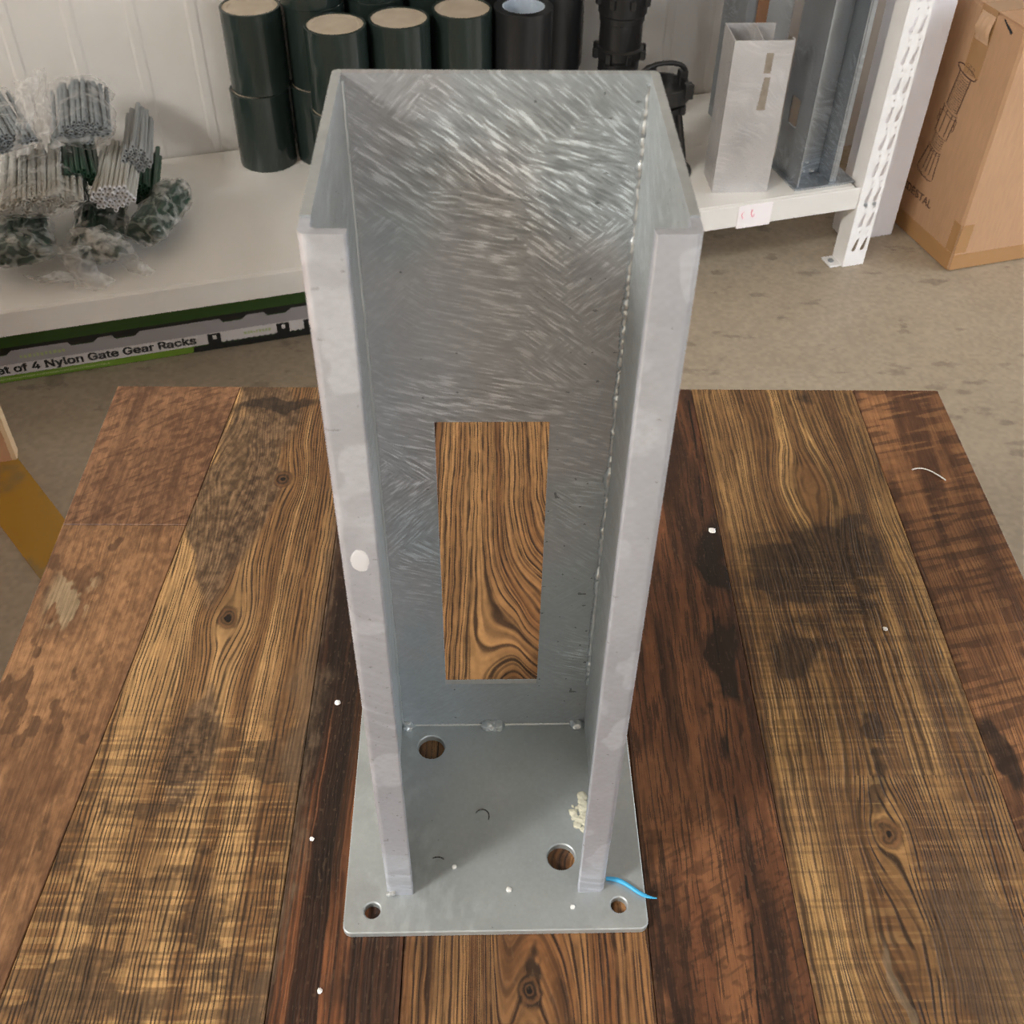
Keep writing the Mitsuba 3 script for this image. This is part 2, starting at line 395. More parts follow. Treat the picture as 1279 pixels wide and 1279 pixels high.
# room and background -----------------------------------------------------------
def floor_color(p, n, uv):
    a = fbm(p.x * 1.7, p.y * 1.7, 2.0, 4); b = fbm(p.x * 9, p.y * 14, 4.0, 4)
    c = mix((0.285, 0.235, 0.170), (0.39, 0.33, 0.25), 0.55 * a + 0.45 * b)
    scuff = smoothstep(0.66, 0.78, fbm(p.x * 16 + 4, p.y * 30, 9.0, 5))
    c = mix(c, (0.15, 0.12, 0.09), 0.45 * scuff)
    return c * (0.9 + 0.2 * noise(p.x * 120, p.y * 120))


mat('floor_concrete', floor_color, rough=0.45, spec=0.4)
mat('floor_paint', lambda p, n, uv: mix((0.38, 0.21, 0.025), (0.28, 0.19, 0.07), smoothstep(0.45, 0.7, fbm(p.x * 18, p.y * 18, 1.0, 4))), rough=0.5)
mat('wall_paint', lambda p, n, uv: mix((0.53, 0.51, 0.48), (0.60, 0.585, 0.56), fbm(p.x * 4, p.y * 4, p.z * 3, 3)), rough=0.45)
mat('room_paint', (0.62, 0.60, 0.57), rough=0.7)
mat('shelf_paint', lambda p, n, uv: mix((0.64, 0.63, 0.60), (0.71, 0.70, 0.67), fbm(p.x * 6, p.y * 6, p.z * 6, 3)), rough=0.38)
mat('post_paint', (0.78, 0.78, 0.78), rough=0.4)
mat('sticker_paper', (0.80, 0.76, 0.77), rough=0.7)
mat('sticker_red', (0.72, 0.30, 0.36), rough=0.7)
mat('white_card', (0.76, 0.75, 0.78), rough=0.6)
mat('roll_film', (0.013, 0.022, 0.019), rough=0.10, spec=0.55, clearcoat=0.5)
mat('roll_film_black', (0.012, 0.013, 0.014), rough=0.3, spec=0.5)
mat('roll_disc', lambda p, n, uv: mix((0.36, 0.30, 0.23), (0.44, 0.38, 0.30), fbm(p.x * 40, p.y * 40, 1.0, 3)), rough=0.8)
mat('roll_core', (0.40, 0.47, 0.55), rough=0.6)
mat('black_plastic', (0.012, 0.0125, 0.013), rough=0.35)
mat('rod_grey', (0.235, 0.25, 0.255), rough=0.5)
mat('rod_slate', (0.16, 0.185, 0.20), rough=0.5)
mat('rod_pale', (0.40, 0.40, 0.37), rough=0.5)
mat('rod_white_end', (0.60, 0.62, 0.66), rough=0.6)
mat('rod_green', (0.018, 0.055, 0.032), rough=0.35)


def film_weight(p, n, uv):
    a = fbm(p.x * 38, p.y * 38, p.z * 38, 3)
    r = 1 - dr.abs(2 * fbm(p.x * 26 + 5, p.y * 26, p.z * 26, 3) - 1)
    return dr.clip(0.03 + 0.30 * smoothstep(0.52, 0.70, a) + 0.20 * smoothstep(0.88, 0.99, r), 0, 0.6)


scene['bag_film_clear'] = {'type': 'blendbsdf', 'weight': mikit.proc(lambda p, n, uv: dr.clip(0.02 + 0.30 * smoothstep(0.60, 0.75, fbm(p.x * 30, p.y * 30, p.z * 30, 3)), 0, 0.4)),
                           'bsdf_0': {'type': 'thindielectric', 'int_ior': 1.25}, 'bsdf_1': {'type': 'twosided', 'bsdf': {'type': 'principled', 'base_color': rgb((0.55, 0.55, 0.53)), 'roughness': 0.35}}}
scene['bag_film'] = {'type': 'blendbsdf', 'weight': mikit.proc(film_weight), 'bsdf_0': {'type': 'thindielectric', 'int_ior': 1.35},
                     'bsdf_1': {'type': 'twosided', 'bsdf': {'type': 'principled', 'base_color': rgb((0.60, 0.60, 0.58)), 'roughness': 0.35}}}


def kraft(p, n, uv):
    a = fbm(p.x * 3, p.y * 3, p.z * 3, 3); g = fbm(p.x * 200, p.y * 200, p.z * 30, 2)
    return mix((0.37, 0.215, 0.118), (0.47, 0.285, 0.165), a) * (0.92 + 0.16 * g)


mat('kraft_card', kraft, rough=0.75)
mat('packing_tape', (0.34, 0.185, 0.075), rough=0.25, clearcoat=0.5)
mat('clear_tape', (0.50, 0.32, 0.19), rough=0.12, clearcoat=1.0)
mat('print_ink', (0.075, 0.035, 0.02), rough=0.8)
mat('print_green', (0.022, 0.060, 0.010), rough=0.4)
mat('print_lime', (0.13, 0.23, 0.025), rough=0.4)
mat('print_pale_green', (0.33, 0.40, 0.17), rough=0.5)
mat('print_black', (0.009, 0.010, 0.010), rough=0.4)
mat('print_grey', (0.28, 0.265, 0.27), rough=0.5)
mat('print_light', (0.50, 0.475, 0.47), rough=0.5)
mat('plywood', lambda p, n, uv: mix((0.42, 0.22, 0.12), (0.52, 0.30, 0.17), fbm(p.x * 60, p.y * 60, p.z * 4, 3)), rough=0.6)
mat('plywood_edge', (0.60, 0.44, 0.27), rough=0.6)
mat('leg_metal', (0.03, 0.03, 0.03), rough=0.4)
mat('crumb', (0.85, 0.85, 0.84), rough=0.8)
mat('blue_plastic', (0.06, 0.42, 0.75), rough=0.3)
mat('hair', (0.02, 0.02, 0.02), rough=0.4)
mat('brown_wood', (0.20, 0.10, 0.05), rough=0.6)
mat('lamp_frame', (0.7, 0.7, 0.7), rough=0.5)


# ------------------------------------------------------------------ the room
NW = 0.572                      # the back wall, in the rack's frame
UL, UR, NF, ZC = -6.4, 1.9, -5.6, 2.7


def struct(name, mesh, m, parent=None, frame=rack, **k):
    return obj(name, mesh, m, parent, frame, kind='structure', **k)


fl = struct('floor', rbox(UL, UR + 3, NF - 3, NW + 0.3, FL - 0.1, FL, 0.001), 'floor_concrete', label='dusty beige concrete floor')
# painted line across the floor on the left
ln = np.array([(-1.10, 1.505), (-0.80, 1.135), (-0.30, 0.52), (-0.30, 0.33), (-0.805, 1.04), (-1.25, 1.60)])
obj('painted_line', prism(Polygon([(-1.30, 1.75), (-0.30, 0.53), (-0.36, 0.47), (-0.41, 0.53), (-1.42, 1.72)]), FL, FL + 0.0012), 'floor_paint', fl, tab, label='worn yellow painted line')
# back wall: sheet panels with shallow upright ribs
prof = []
u = UL
pitch = 0.128
off = -1.66
k0 = math.floor((UL - off) / pitch)
pts = [(UL, NW)]
for k in range(k0, int((UR - off) / pitch) + 1):
    c = off + k * pitch
    if c - 0.02 < UL or c + 0.02 > UR: continue
    pts += [(c - 0.014, NW), (c - 0.008, NW - 0.0016), (c + 0.008, NW - 0.0016), (c + 0.014, NW)]
pts += [(UR, NW), (UR, NW + 0.12), (UL, NW + 0.12)]
wb = struct('wall_back', prism(Polygon(pts), FL, ZC), 'wall_paint', label='white ribbed panel wall behind the shelf')
struct('wall_left', rbox(UL - 0.1, UL, NF, NW + 0.12, FL, ZC, 0.001), 'room_paint')
# right wall with an open doorway, front side mostly an open doorway
struct('wall_right', cat([rbox(UR, UR + 0.1, NF, NW + 0.12, 1.4, ZC, 0.001),
                          rbox(UR, UR + 0.1, NF, -3.0, FL, 1.4, 0.001), rbox(UR, UR + 0.1, -0.3, NW + 0.12, FL, 1.4, 0.001)]), 'room_paint')
struct('wall_front', cat([rbox(UL, -0.9, NF - 0.1, NF, FL, ZC, 0.001), rbox(-0.9, 1.5, NF - 0.1, NF, 1.9, ZC, 0.001), rbox(1.5, UR, NF - 0.1, NF, FL, ZC, 0.001)]), 'room_paint')
struct('ceiling', rbox(UL, UR, NF - 0.1, NW + 0.12, ZC, ZC + 0.1, 0.001), 'room_paint')
for i, (lx, ly) in enumerate(LAMP_SPOTS):
    nm = ['left'][i]
    t = thing('ceiling_lamp', f'white rectangular panel lamp on the {nm} side of the ceiling', 'lamp')
    obj('lamp_housing', rbox(lx - 0.62, lx + 0.62, ly - 0.32, ly + 0.32, ZC - 0.05, ZC - 0.001, 0.004), 'lamp_frame', t)
    v = np.array([[lx - 0.6, ly - 0.3, ZC - 0.052], [lx + 0.6, ly - 0.3, ZC - 0.052], [lx + 0.6, ly + 0.3, ZC - 0.052], [lx - 0.6, ly + 0.3, ZC - 0.052]])
    k = obj('diffuser', (v, np.array([[0, 2, 1], [0, 3, 2]])), 'lamp_frame', t)
    scene[k]['emitter'] = {'type': 'area', 'radiance': {'type': 'rgb', 'value': list(LAMP)}}

# ------------------------------------------------------------------ the table
tb = thing('wooden_table', 'rustic table of dark and tan wooden boards under the steel bracket', 'table')
TH = 0.032
G = 0.00025


def plank(name, poly, **k):
    poly = [(x, y) for x, y in poly]
    b = 0.0007
    P = Polygon(poly).buffer(-G, join_style=2)
    Q = P.buffer(-b, join_style=2)
    pts = [(x, y, -TH) for x, y in P.exterior.coords[:-1]] + [(x, y, -b) for x, y in P.exterior.coords[:-1]] + [(x, y, 0) for x, y in Q.exterior.coords[:-1]]
    return obj('board', hull(pts), 'wood', tb, **k)


sA = seam_ab
plank('board', [(TX0, 0.378), (sA(0.378), 0.378), (sA(TY1), TY1), (TX0, TY1)])
plank('board', [(TX0, TY0), (sA(TY0), TY0), (sA(0.378), 0.378), (TX0, 0.378)])
plank('board', [(sA(TY0), TY0), (-0.143, TY0), (-0.143, TY1), (sA(TY1), TY1)])
for a, b in ((-0.143, -0.06), (-0.06, 0.10), (0.10, 0.201), (0.201, 0.369), (0.369, TX1)):
    plank('board', [(a, TY0), (b, TY0), (b, TY1), (a, TY1)])
obj('frame_rail', cat([rbox(TX0 + 0.05, TX1 - 0.05, y, y + 0.03, -TH - 0.05, -TH, 0.002) for y in (TY0 + 0.05, TY1 - 0.08)] +
                      [rbox(x, x + 0.03, TY0 + 0.08, TY1 - 0.08, -TH - 0.05, -TH, 0.002) for x in (TX0 + 0.05, TX1 - 0.08)]), 'leg_metal', tb)
obj('side_panel', rbox(TX0 + 0.055, TX0 + 0.07, TY0 + 0.09, TY1 - 0.09, FL + 0.06, -TH - 0.05, 0.001), 'leg_metal', tb)
obj('side_panel', rbox(TX0 + 0.09, TX1 - 0.09, TY1 - 0.085, TY1 - 0.07, FL + 0.06, -TH - 0.05, 0.001), 'leg_metal', tb)
for x in (TX0 + 0.05, TX1 - 0.09):
    for y in (TY0 + 0.05, TY1 - 0.09):
        obj('leg', rbox(x, x + 0.04, y, y + 0.04, FL, -TH - 0.05, 0.002), 'leg_metal', tb)

# ------------------------------------------------------------------ the galvanised post bracket
br = thing('steel_post_bracket', 'tall galvanised steel channel bracket welded to a square base plate on the table', 'bracket')
W, Dp, CW, CD, CH, LIP, Y0, PT, TW = 0.20, 0.20, 0.145, 0.1389, 0.501, 0.0176, 0.0258, 0.006, 0.004
YB = Y0 + CD
XL, XR = -CW / 2, CW / 2
cb, sb = math.cos(-BY), math.sin(-BY)
rot = lambda x, y: (x * cb - y * sb, x * sb + y * cb)
poly = Polygon([(-W / 2, 0), (W / 2, 0), (W / 2, Dp), (-W / 2, Dp)]).buffer(-0.006).buffer(0.006, quad_segs=6)
c0 = np.array(poly.exterior.coords[:-1]); c1 = np.array(poly.buffer(-0.0008).exterior.coords[:-1])
plate = hull(np.vstack([np.c_[c0, 0 * c0[:, 0] + 0.0007], np.c_[c1, 0 * c1[:, 0]], np.c_[c0, 0 * c0[:, 0] + PT - 0.0008], np.c_[c1, 0 * c1[:, 0] + PT]]))
for (hx, hy, hr) in ((-0.0481, 0.1406, 0.0098), (0.0445, 0.0524, 0.0095), (-0.0817, 0.0143, 0.0054), (0.0814, 0.0178, 0.0054)):
    x, y = rot(hx, hy)
    plate -= Manifold.cylinder(0.03, hr, hr, 40).translate([x, y, -0.01])
    plate -= Manifold.cylinder(0.0009, hr, hr + 0.0009, 40).translate([x, y, PT - 0.00085])
obj('base_plate', plate, 'galv_base', br, brk, smooth=35)
# back panel with the tall window
x0, x1 = -0.0345, 0.0315
bp = Polygon([(XL + TW, PT), (XR - TW, PT), (XR - TW, CH), (XL + TW, CH)], [[(x0, 0.0567), (x1, 0.0567), (x1, 0.302), (x0, 0.302)]])
obj('back_panel', remap(prism(bp, 0, TW), lambda v: np.c_[v[:, 0], YB - v[:, 2], v[:, 1]]) if False else
    (lambda vf: (np.c_[vf[0][:, 0], YB - TW + vf[0][:, 2], vf[0][:, 1]], vf[1][:, ::-1]))(prism(bp, 0, TW)), 'galv_back', br, brk)


def side(sg):
    a = XL if sg < 0 else XR - TW
    p = Polygon([(a, Y0 + 0.012), (a + TW, Y0 + 0.012), (a + TW, YB), (a, YB)])
    r = p.buffer(0)
    if True:  # round the rear outer edge
        ox = XL if sg < 0 else XR
        corner = sbox(min(ox, ox - sg * 0.003), YB - 0.003, max(ox, ox - sg * 0.003), YB).difference(Point(ox - sg * 0.003, YB - 0.003).buffer(0.003, quad_segs=6))
        r = p.difference(corner)
    return prism(r, PT, CH)


def flange(sg):
    q = unary_union([sbox(0, 0, LIP, TW), sbox(0, 0, TW, 0.012)])
    q = q.difference(sbox(0, 0, 0.0035, 0.0035).difference(Point(0.0035, 0.0035).buffer(0.0035, quad_segs=8)))
    q = q.union(sbox(TW, TW, TW + 0.003, TW + 0.003).difference(Point(TW + 0.003, TW + 0.003).buffer(0.003, quad_segs=6)))
    q = q.difference(sbox(LIP - 0.0012, 0, LIP, 0.0012).difference(Point(LIP - 0.0012, 0.0012).buffer(0.0012, quad_segs=4)))
    v, f = prism(q, PT, CH - 0.0008)
    # slightly finer and uneven along its height
    v[:, 1] += Y0
    v[:, 0] = v[:, 0] + XL
    if sg > 0:
        v[:, 0] *= -1; f = f[:, ::-1]
    return v, f


for sg in (-1, 1):
    obj('side_panel', side(sg), 'galv_side', br, brk, smooth=35)
    obj('flange', flange(sg), 'galv_lip', br, brk, smooth=35)


def bead(p0, p1, r, n, amp, seed, drop=0.3):
    rng = np.random.default_rng(seed)
    t = np.linspace(0, 1, n)[:, None]
    P = np.array(p0) * (1 - t) + np.array(p1) * t
    k = np.convolve(rng.random(n + 4), np.ones(5) / 5, 'valid')
    rr = r * (1 + amp * (k - 0.5) * 3 + amp * 0.4 * (rng.random(n) - 0.5))
    P[:, :2] += (rng.random((n, 2)) - 0.5) * r * amp * 0.8
    return tube(P, np.maximum(rr, r * 0.3), 8)


obj('weld_bead', bead((XR - TW - 0.0004, YB - TW - 0.0004, PT + 0.05), (XR - TW - 0.0004, YB - TW - 0.0004, CH - 0.004), 0.0019, 260, 0.8, 3), 'galv_weld', br, brk, smooth=60, label='rough bright weld bead up the right inner corner')
obj('weld_bead', bead((XL + TW, YB - TW, PT + 0.002), (XL + TW, YB - TW, CH - 0.003), 0.0013, 120, 0.3, 5), 'galv_weld', br, brk, smooth=60)
obj('weld_bead', bead((XL + TW, YB - TW, PT), (XR - TW, YB - TW, PT), 0.0010, 60, 0.4, 6), 'galv_weld', br, brk, smooth=60)


def blob(c, r, seed, squash=0.6, amp=0.5, sub=3):
    s = trimesh.creation.icosphere(subdivisions=sub); v = np.array(s.vertices)
    d = 1 + amp * (meshkit.fbm(v * 1.9 + seed * 7.3, 3, seed) - 0.5) * 2
    v = v * d[:, None] * np.asarray(r) * np.array([1, 1, squash]) + np.asarray(c)
    return v, np.array(s.faces)


yb = YB - TW
for i, (x, w) in enumerate(((XL + 0.0085, 0.0042), (-0.003, 0.0055), (0.0035, 0.0048), (XR - 0.0095, 0.005))):
    obj('weld_spot', blob((x, yb - 0.002, PT + 0.002), w, i + 1, 0.75), 'galv_weld', br, brk, smooth=True)
rng = np.random.default_rng(4)
obj('zinc_residue', cat([blob((XR - 0.008 - 0.010 * rng.random() ** 2, 0.070 + 0.03 * rng.random(), PT + 0.0005), 0.0008 + 0.0022 * rng.random(), i, 0.5, 0.6, 2) for i in range(38)]),
    'weld_residue', br, brk, smooth=True, label='crusty pale zinc residue by the right flange')
obj('zinc_drip', cat([blob((XL + 0.001 + 0.004 * rng.random(), Y0 - 0.0005, PT + 0.001 + 0.004 * rng.random()), 0.0015, i + 50, 0.8, 0.5, 2) for i in range(9)]), 'galv_weld', br, brk, smooth=True)
# round zinc drop on the left flange
obj('zinc_mark', (lambda vf: (vf[0], vf[1]))(cat([remap(blob((0, 0, 0), 1, 3, 1.0, 0.12), lambda v: v * np.array([0.0042, 0.0004, 0.0072]) + np.array([XL + 0.0088, Y0 - 0.0001, 0.332]))])), 'zinc_pale', br, brk, smooth=True,
    label='round white mark on the left flange')

# ------------------------------------------------------------------ crumbs and scraps
def bxy(px):   # small helper: the spot where a ray of this photograph meets the plane is worked out by hand below
    return px


def crumb(x, y, z, r, seed, label):
    t = obj('foam_crumb', blob((x, y, z + r * 0.45), r, seed, 0.6, 0.5, 2), 'crumb', smooth=True)
    labels[t] = {'label': label, 'category': 'foam crumb', 'group': 'white foam crumbs'}


CR = [(-0.1225, 0.184, 0, 0.0022, 'white foam crumb on the dark board left of the bracket'),
      (-0.1285, 0.069, 0, 0.0016, 'white foam crumb on the table left of the base plate'),
      (-0.1110, -0.036, 0, 0.0018, 'white foam crumb on the table near the front edge of the picture'),
      (0.1935, 0.372, 0, 0.0030, 'white foam crumb on the dark board right of the bracket'),
      (0.3215, 0.2585, 0, 0.0020, 'white foam crumb on the striped right board'),
      (-0.0285, 0.0447, PT, 0.0016, 'square white crumb on the base plate left of its middle'),
      (0.0085, 0.0283, PT, 0.0018, 'white crumb on the front of the base plate'),
      (0.0505, 0.0160, PT, 0.0016, 'white crumb on the base plate near the right small hole')]
for i, (x, y, z, r, l) in enumerate(CR): crumb(x, y, z, r, i + 11, l)


def curl(name, pts, r, m, label, cat_):
    k = obj(name, tube(pts, r, 6), m, smooth=True); labels[k] = {'label': label, 'category': cat_}


th = np.linspace(0, 1, 20)
curl('blue_string', np.c_[0.074 + 0.033 * th, 0.0355 - 0.0135 * th + 0.002 * np.sin(th * 6), PT + 0.0016 + 0 * th], np.interp(th, [0, .2, .75, 1], [.0013, .0016, .0014, .0004]), 'blue_plastic',
     'blue plastic string scrap on the right edge of the base plate', 'plastic scrap')
a = np.linspace(-0.5, 2.6, 16)
curl('black_hair_curl', np.c_[-0.010 + 0.005 * np.cos(a), 0.083 + 0.0055 * np.sin(a) , PT + 0.0006 + 0 * a], 0.00032, 'hair', 'small curled black bristle in the middle of the base plate', 'bristle')
a = np.linspace(0.4, 2.4, 10)
curl('black_hair_curl', np.c_[-0.040 + 0.0045 * np.cos(a), 0.049 + 0.003 * np.sin(a), PT + 0.0006 + 0 * a], 0.0003, 'hair', 'short black bristle on the base plate beside the left flange foot', 'bristle')
a = np.linspace(0, 1, 14)
curl('white_fibre', np.c_[0.397 + 0.028 * a, 0.455 + 0.004 * np.sin(a * 3.3) - 0.014 * a ** 2, 0.0009 + 0 * a], 0.0007, 'crumb', 'curved white plastic fibre on the right end of the table', 'plastic fibre')

# ------------------------------------------------------------------ shelf rack
rk = thing('shelving_rack', 'white metal shelving rack with a low shelf along the wall', 'shelf')
obj('shelf_panel', rbox(-3.0, 0.0, 0.004, 0.565, ZS - 0.03, ZS, 0.003), 'shelf_paint', rk, rack)
obj('front_beam', rbox(-3.0, 0.012, -0.003, 0.004, ZS - 0.056, ZS - 0.001, 0.002), 'shelf_paint', rk, rack)
obj('rear_beam', rbox(-3.0, 0.012, 0.558, 0.566, ZS - 0.056, ZS - 0.031, 0.002), 'shelf_paint', rk, rack)


def post(u0, front, label=None):
    """L-shaped upright, teardrop slots in the face that looks to the front."""
    w, t, top = 0.056, 0.0022, 1.25
    face = sbox(0, FL, w, top)
    holes = []
    z = FL + 0.045
    i = 0
    while z < 0.25:
        for cx, tilt in ((0.018, 0), (0.041, 0)):
            tear = unary_union([Point(cx, z).buffer(0.0055), Point(cx + 0.006, z + 0.029).buffer(0.003)]).convex_hull
            holes.append(tear)
            holes.append(Point(cx + 0.004, z + 0.047).buffer(0.0032))
        z += 0.065
    face = face.difference(unary_union(holes))
    v, f = prism(face, 0, t)
    v = np.c_[v[:, 0], v[:, 2], v[:, 1]]; f = f[:, ::-1]
    s = -1 if front else 1
    n0 = -0.0055 if front else 0.566
    v = np.c_[v[:, 0] + u0, n0 - s * 0 + (v[:, 1]), v[:, 2]]
    sidef = rbox(u0 - 0.0022, u0, n0 if front else n0 - 0.05, n0 + 0.05 if front else n0 + 0.0022, FL, top, 0.0004)
    k = obj('post', cat([(v, f), sidef]), 'post_paint', rk, rack, label=label)
    obj('foot_plate', rbox(u0 - 0.034, u0 + 0.05, n0 + 0.004 if front else n0 - 0.05, n0 + 0.05 if front else n0 - 0.002, FL, FL + 0.004, 0.001), 'post_paint', k, rack)
    obj('bolt', lathe([(0, 0), (0.007, 0), (0.007, 0.004), (0, 0.005)], 12, (u0 - 0.02, n0 + (0.027 if front else -0.027), FL + 0.004)), 'galv_far', k, rack)
    for q, (du, zz) in enumerate(((0.018, ZS - 0.046), (0.041, ZS - 0.046))):
        m = lathe([(0, 0), (0.005, 0), (0.005, 0.002), (0, 0.003)], 12)
        m.vertices = np.c_[m.vertices[:, 0] + u0 + du, n0 - m.vertices[:, 2], m.vertices[:, 1] + zz]
        if front: obj('rivet', m, 'galv_far', k, rack)


post(0.014, True, 'white upright with teardrop slots')
post(-3.0, True)
# pale sticker with red marks on the front beam
st = obj('sticker', rbox(-0.300, -0.215, -0.0042, -0.0030, ZS - 0.060, ZS - 0.003, 0.0002), 'sticker_paper', rk, rack, label='white paper sticker with faint red marks')
obj('mark', cat([tube([(-0.287, -0.0044, ZS - 0.018), (-0.292, -0.0044, ZS - 0.026), (-0.286, -0.0044, ZS - 0.035)], 0.0012, 6),
                 tube([(-0.265, -0.0044, ZS - 0.015), (-0.268, -0.0044, ZS - 0.026), (-0.262, -0.0044, ZS - 0.034), (-0.258, -0.0044, ZS - 0.028)], 0.0015, 6)]), 'sticker_red', st, rack)

# ------------------------------------------------------------------ rolls of film
RH, RR = 0.176, 0.0655


def roll(u, n, level, label, kind='green', group=None):
    z = ZS + level * RH + 0.0002
    H = RH - 0.0004
    t = thing('film_roll', label, 'roll', group)
    film = {'green': 'roll_film', 'black': 'roll_film_black'}[kind]
    ri = 0.060 if kind == 'green' else 0.047
    prof = [(ri, 0.0), (RR - 0.001, 0.0), (RR, 0.001), (RR, H - 0.001), (RR - 0.001, H), (ri, H), (ri, 0.0)]
    obj('wrap', lathe(prof, 56, (u, n, z)), film, t, rack, smooth=40)
    if kind == 'green':
        obj('end_disc', lathe([(0, H - 0.003), (ri * 0.8, H - 0.003), (ri * 0.82, H - 0.0022), (ri, H - 0.0022), (ri, H - 0.012), (0, H - 0.012)][::-1], 48, (u, n, z)), 'roll_disc', t, rack, label='beige cardboard end')
    else:
        obj('core', lathe([(0.044, 0), (ri, 0), (ri, H - 0.001), (0.044, H - 0.001), (0.044, 0)], 48, (u, n, z)), 'roll_core', t, rack, smooth=40, label='pale blue hollow core')
    return t


stk = [((-1.286, 0.497), 2, 'green', ['bottom dark green roll of the leftmost stack by the wall', 'top dark green roll of the leftmost stack with pale disc']),
       ((-1.150, 0.490), 3, 'green', ['dark green roll at the bottom of the second stack from the left', 'middle dark green roll of the second stack from the left', 'dark green roll topping the second stack from the left']),
       ((-1.128, 0.348), 2, 'green', ['lower dark green roll behind the left corner of the bracket', 'dark green roll with beige end behind the left corner of the bracket']),
       ((-0.991, 0.348), 2, 'green', ['lower dark green roll behind the middle of the bracket top', 'dark green roll with beige end, second in the front row']),
       ((-0.847, 0.367), 2, 'green', ['lower dark green roll, third in the front row', 'dark green roll with beige end beside the hollow black roll']),
       ((-0.714, 0.345), 2, 'black', ['lower black roll under the roll with the blue core', 'black roll with a hollow pale blue core']),
       ((-1.012, 0.500), 3, 'green', None), ((-0.874, 0.502), 3, 'green', None), ((-0.738, 0.500), 3, 'black', None),
       ((-0.602, 0.452), 3, 'black', ['bottom black roll at the right end of the roll row', 'middle black roll at the right end of the roll row', 'top black roll at the right end of the roll row'])]
for (u, n), lv, kind, lab in stk:
    for k in range(lv):
        du, dn = ((-0.004, -0.004), (0.003, 0.002), (-0.002, 0.0))[k]
        if lab: roll(u + du, n + dn, k, lab[k], kind)
        else: roll(u, n, k, 'dark film roll in the rear row against the wall, mostly hidden by the front rolls', kind, 'rolls in the rear row')

k = obj('white_puck', lathe([(0, 0), (0.034, 0), (0.036, 0.002), (0.036, 0.078), (0.034, 0.08), (0, 0.08)], 40, (-0.535, 0.36, ZS)), 'white_card', None, rack, smooth=40)
labels[k] = {'label': 'small pale round tub between the black rolls and the black pedestal', 'category': 'tub'}


# ------------------------------------------------------------------ black adjustable pedestals
def pedestal(u, n, h, prof, label, tabs, crown=None):
    t = thing('paver_pedestal', label, 'pedestal')
    obj('body', lathe(prof, 48, (u, n, ZS)), 'black_plastic', t, rack, smooth=30)
    for (z, r) in tabs:
        for a in np.arange(8) * math.pi / 4:
            m = rbox(-0.006, 0.006, r - 0.004, r + 0.009, z - 0.010, z + 0.010, 0.001)
            v, f = tm(m); c, s = math.cos(a), math.sin(a)
            obj('lug', (np.c_[v[:, 0] * c - v[:, 1] * s + u, v[:, 0] * s + v[:, 1] * c + n, v[:, 2] + ZS], f), 'black_plastic', t, rack)
    for a in np.arange(12) * math.pi / 6:
        z0, z1, r0, r1 = crown
        m = hull([(x, y, z) for (y, z) in ((r0 - 0.002, z0), (r0 + 0.004, z0), (r1 - 0.002, z1), (r1 + 0.003, z1)) for x in (-0.0015, 0.0015)])
        v, f = tm(m); c, s = math.cos(a), math.sin(a)
        obj('rib', (np.c_[v[:, 0] * c - v[:, 1] * s + u, v[:, 0] * s + v[:, 1] * c + n, v[:, 2] + ZS], f), 'black_plastic', t, rack)
    return t


def thread(r, z0, z1, pitch=0.006):
    out = []; z = z0
    while z < z1:
        out += [(r - 0.002, z), (r + 0.001, z + pitch * 0.5)]; z += pitch
    return out


P1 = [(0, 0), (0.085, 0), (0.085, 0.006), (0.062, 0.012), (0.050, 0.13), (0.056, 0.132), (0.056, 0.150), (0.047, 0.152)] + thread(0.047, 0.155, 0.20) + \
     [(0.052, 0.205), (0.056, 0.207), (0.056, 0.225), (0.050, 0.23), (0.049, 0.285), (0.052, 0.287), (0.052, 0.30), (0.056, 0.305), (0.056, 0.36), (0.052, 0.365)] + thread(0.046, 0.37, 0.44) + [(0.075, 0.445), (0.075, 0.452), (0, 0.452)]
pedestal(-0.462, 0.385, 0.45, P1, 'tall black plastic pedestal standing at the wall right of the rolls', [(0.143, 0.056), (0.215, 0.056), (0.335, 0.056)], (0.012, 0.125, 0.060, 0.050))
P2 = [(0, 0), (0.088, 0), (0.088, 0.005), (0.074, 0.010), (0.046, 0.150), (0.050, 0.152), (0.050, 0.165), (0.044, 0.167), (0.044, 0.175), (0.060, 0.176), (0.062, 0.180), (0.062, 0.206), (0.060, 0.208), (0.053, 0.208), (0.052, 0.190), (0, 0.188)]
p2 = pedestal(-0.425, 0.205, 0.2, P2, 'short black plastic pedestal with a ring handle behind the right bracket corner', [(0.158, 0.050)], (0.010, 0.148, 0.074, 0.046))
a = np.linspace(0, np.pi, 21)
obj('handle', tube(np.c_[-0.418 + 0.056 * np.cos(a), 0.225 + 0 * a, ZS + 0.208 + 0.036 * np.sin(a) ** 0.7], 0.0055, 8), 'black_plastic', p2, rack, smooth=60)
for a in np.arange(5) * 1.2566:
    x, y = -0.425 + 0.062 * math.cos(a + 0.4), 0.205 + 0.062 * math.sin(a + 0.4)
    obj('clip', rbox(x - 0.01, x + 0.01, y - 0.01, y + 0.01, ZS + 0.188, ZS + 0.222, 0.002), 'black_plastic', p2, rack)

# ------------------------------------------------------------------ small aluminium box profile
al = thing('aluminium_profile', 'short bright aluminium box profile with a dividing web standing on the shelf', 'metal profile')
a0, a1 = np.array([-0.338, 0.065]), np.array([-0.213, 0.036])
ex = (a1 - a0) / np.linalg.norm(a1 - a0); ey = np.array([-ex[1], ex[0]])
AW, AD, AH, at_ = np.linalg.norm(a1 - a0), 0.098, 0.345, 0.003


def alf(v):
    v = np.asarray(v); q = a0 + v[:, :1] * ex + v[:, 1:2] * ey
    return rack(np.c_[q, v[:, 2] + ZS])


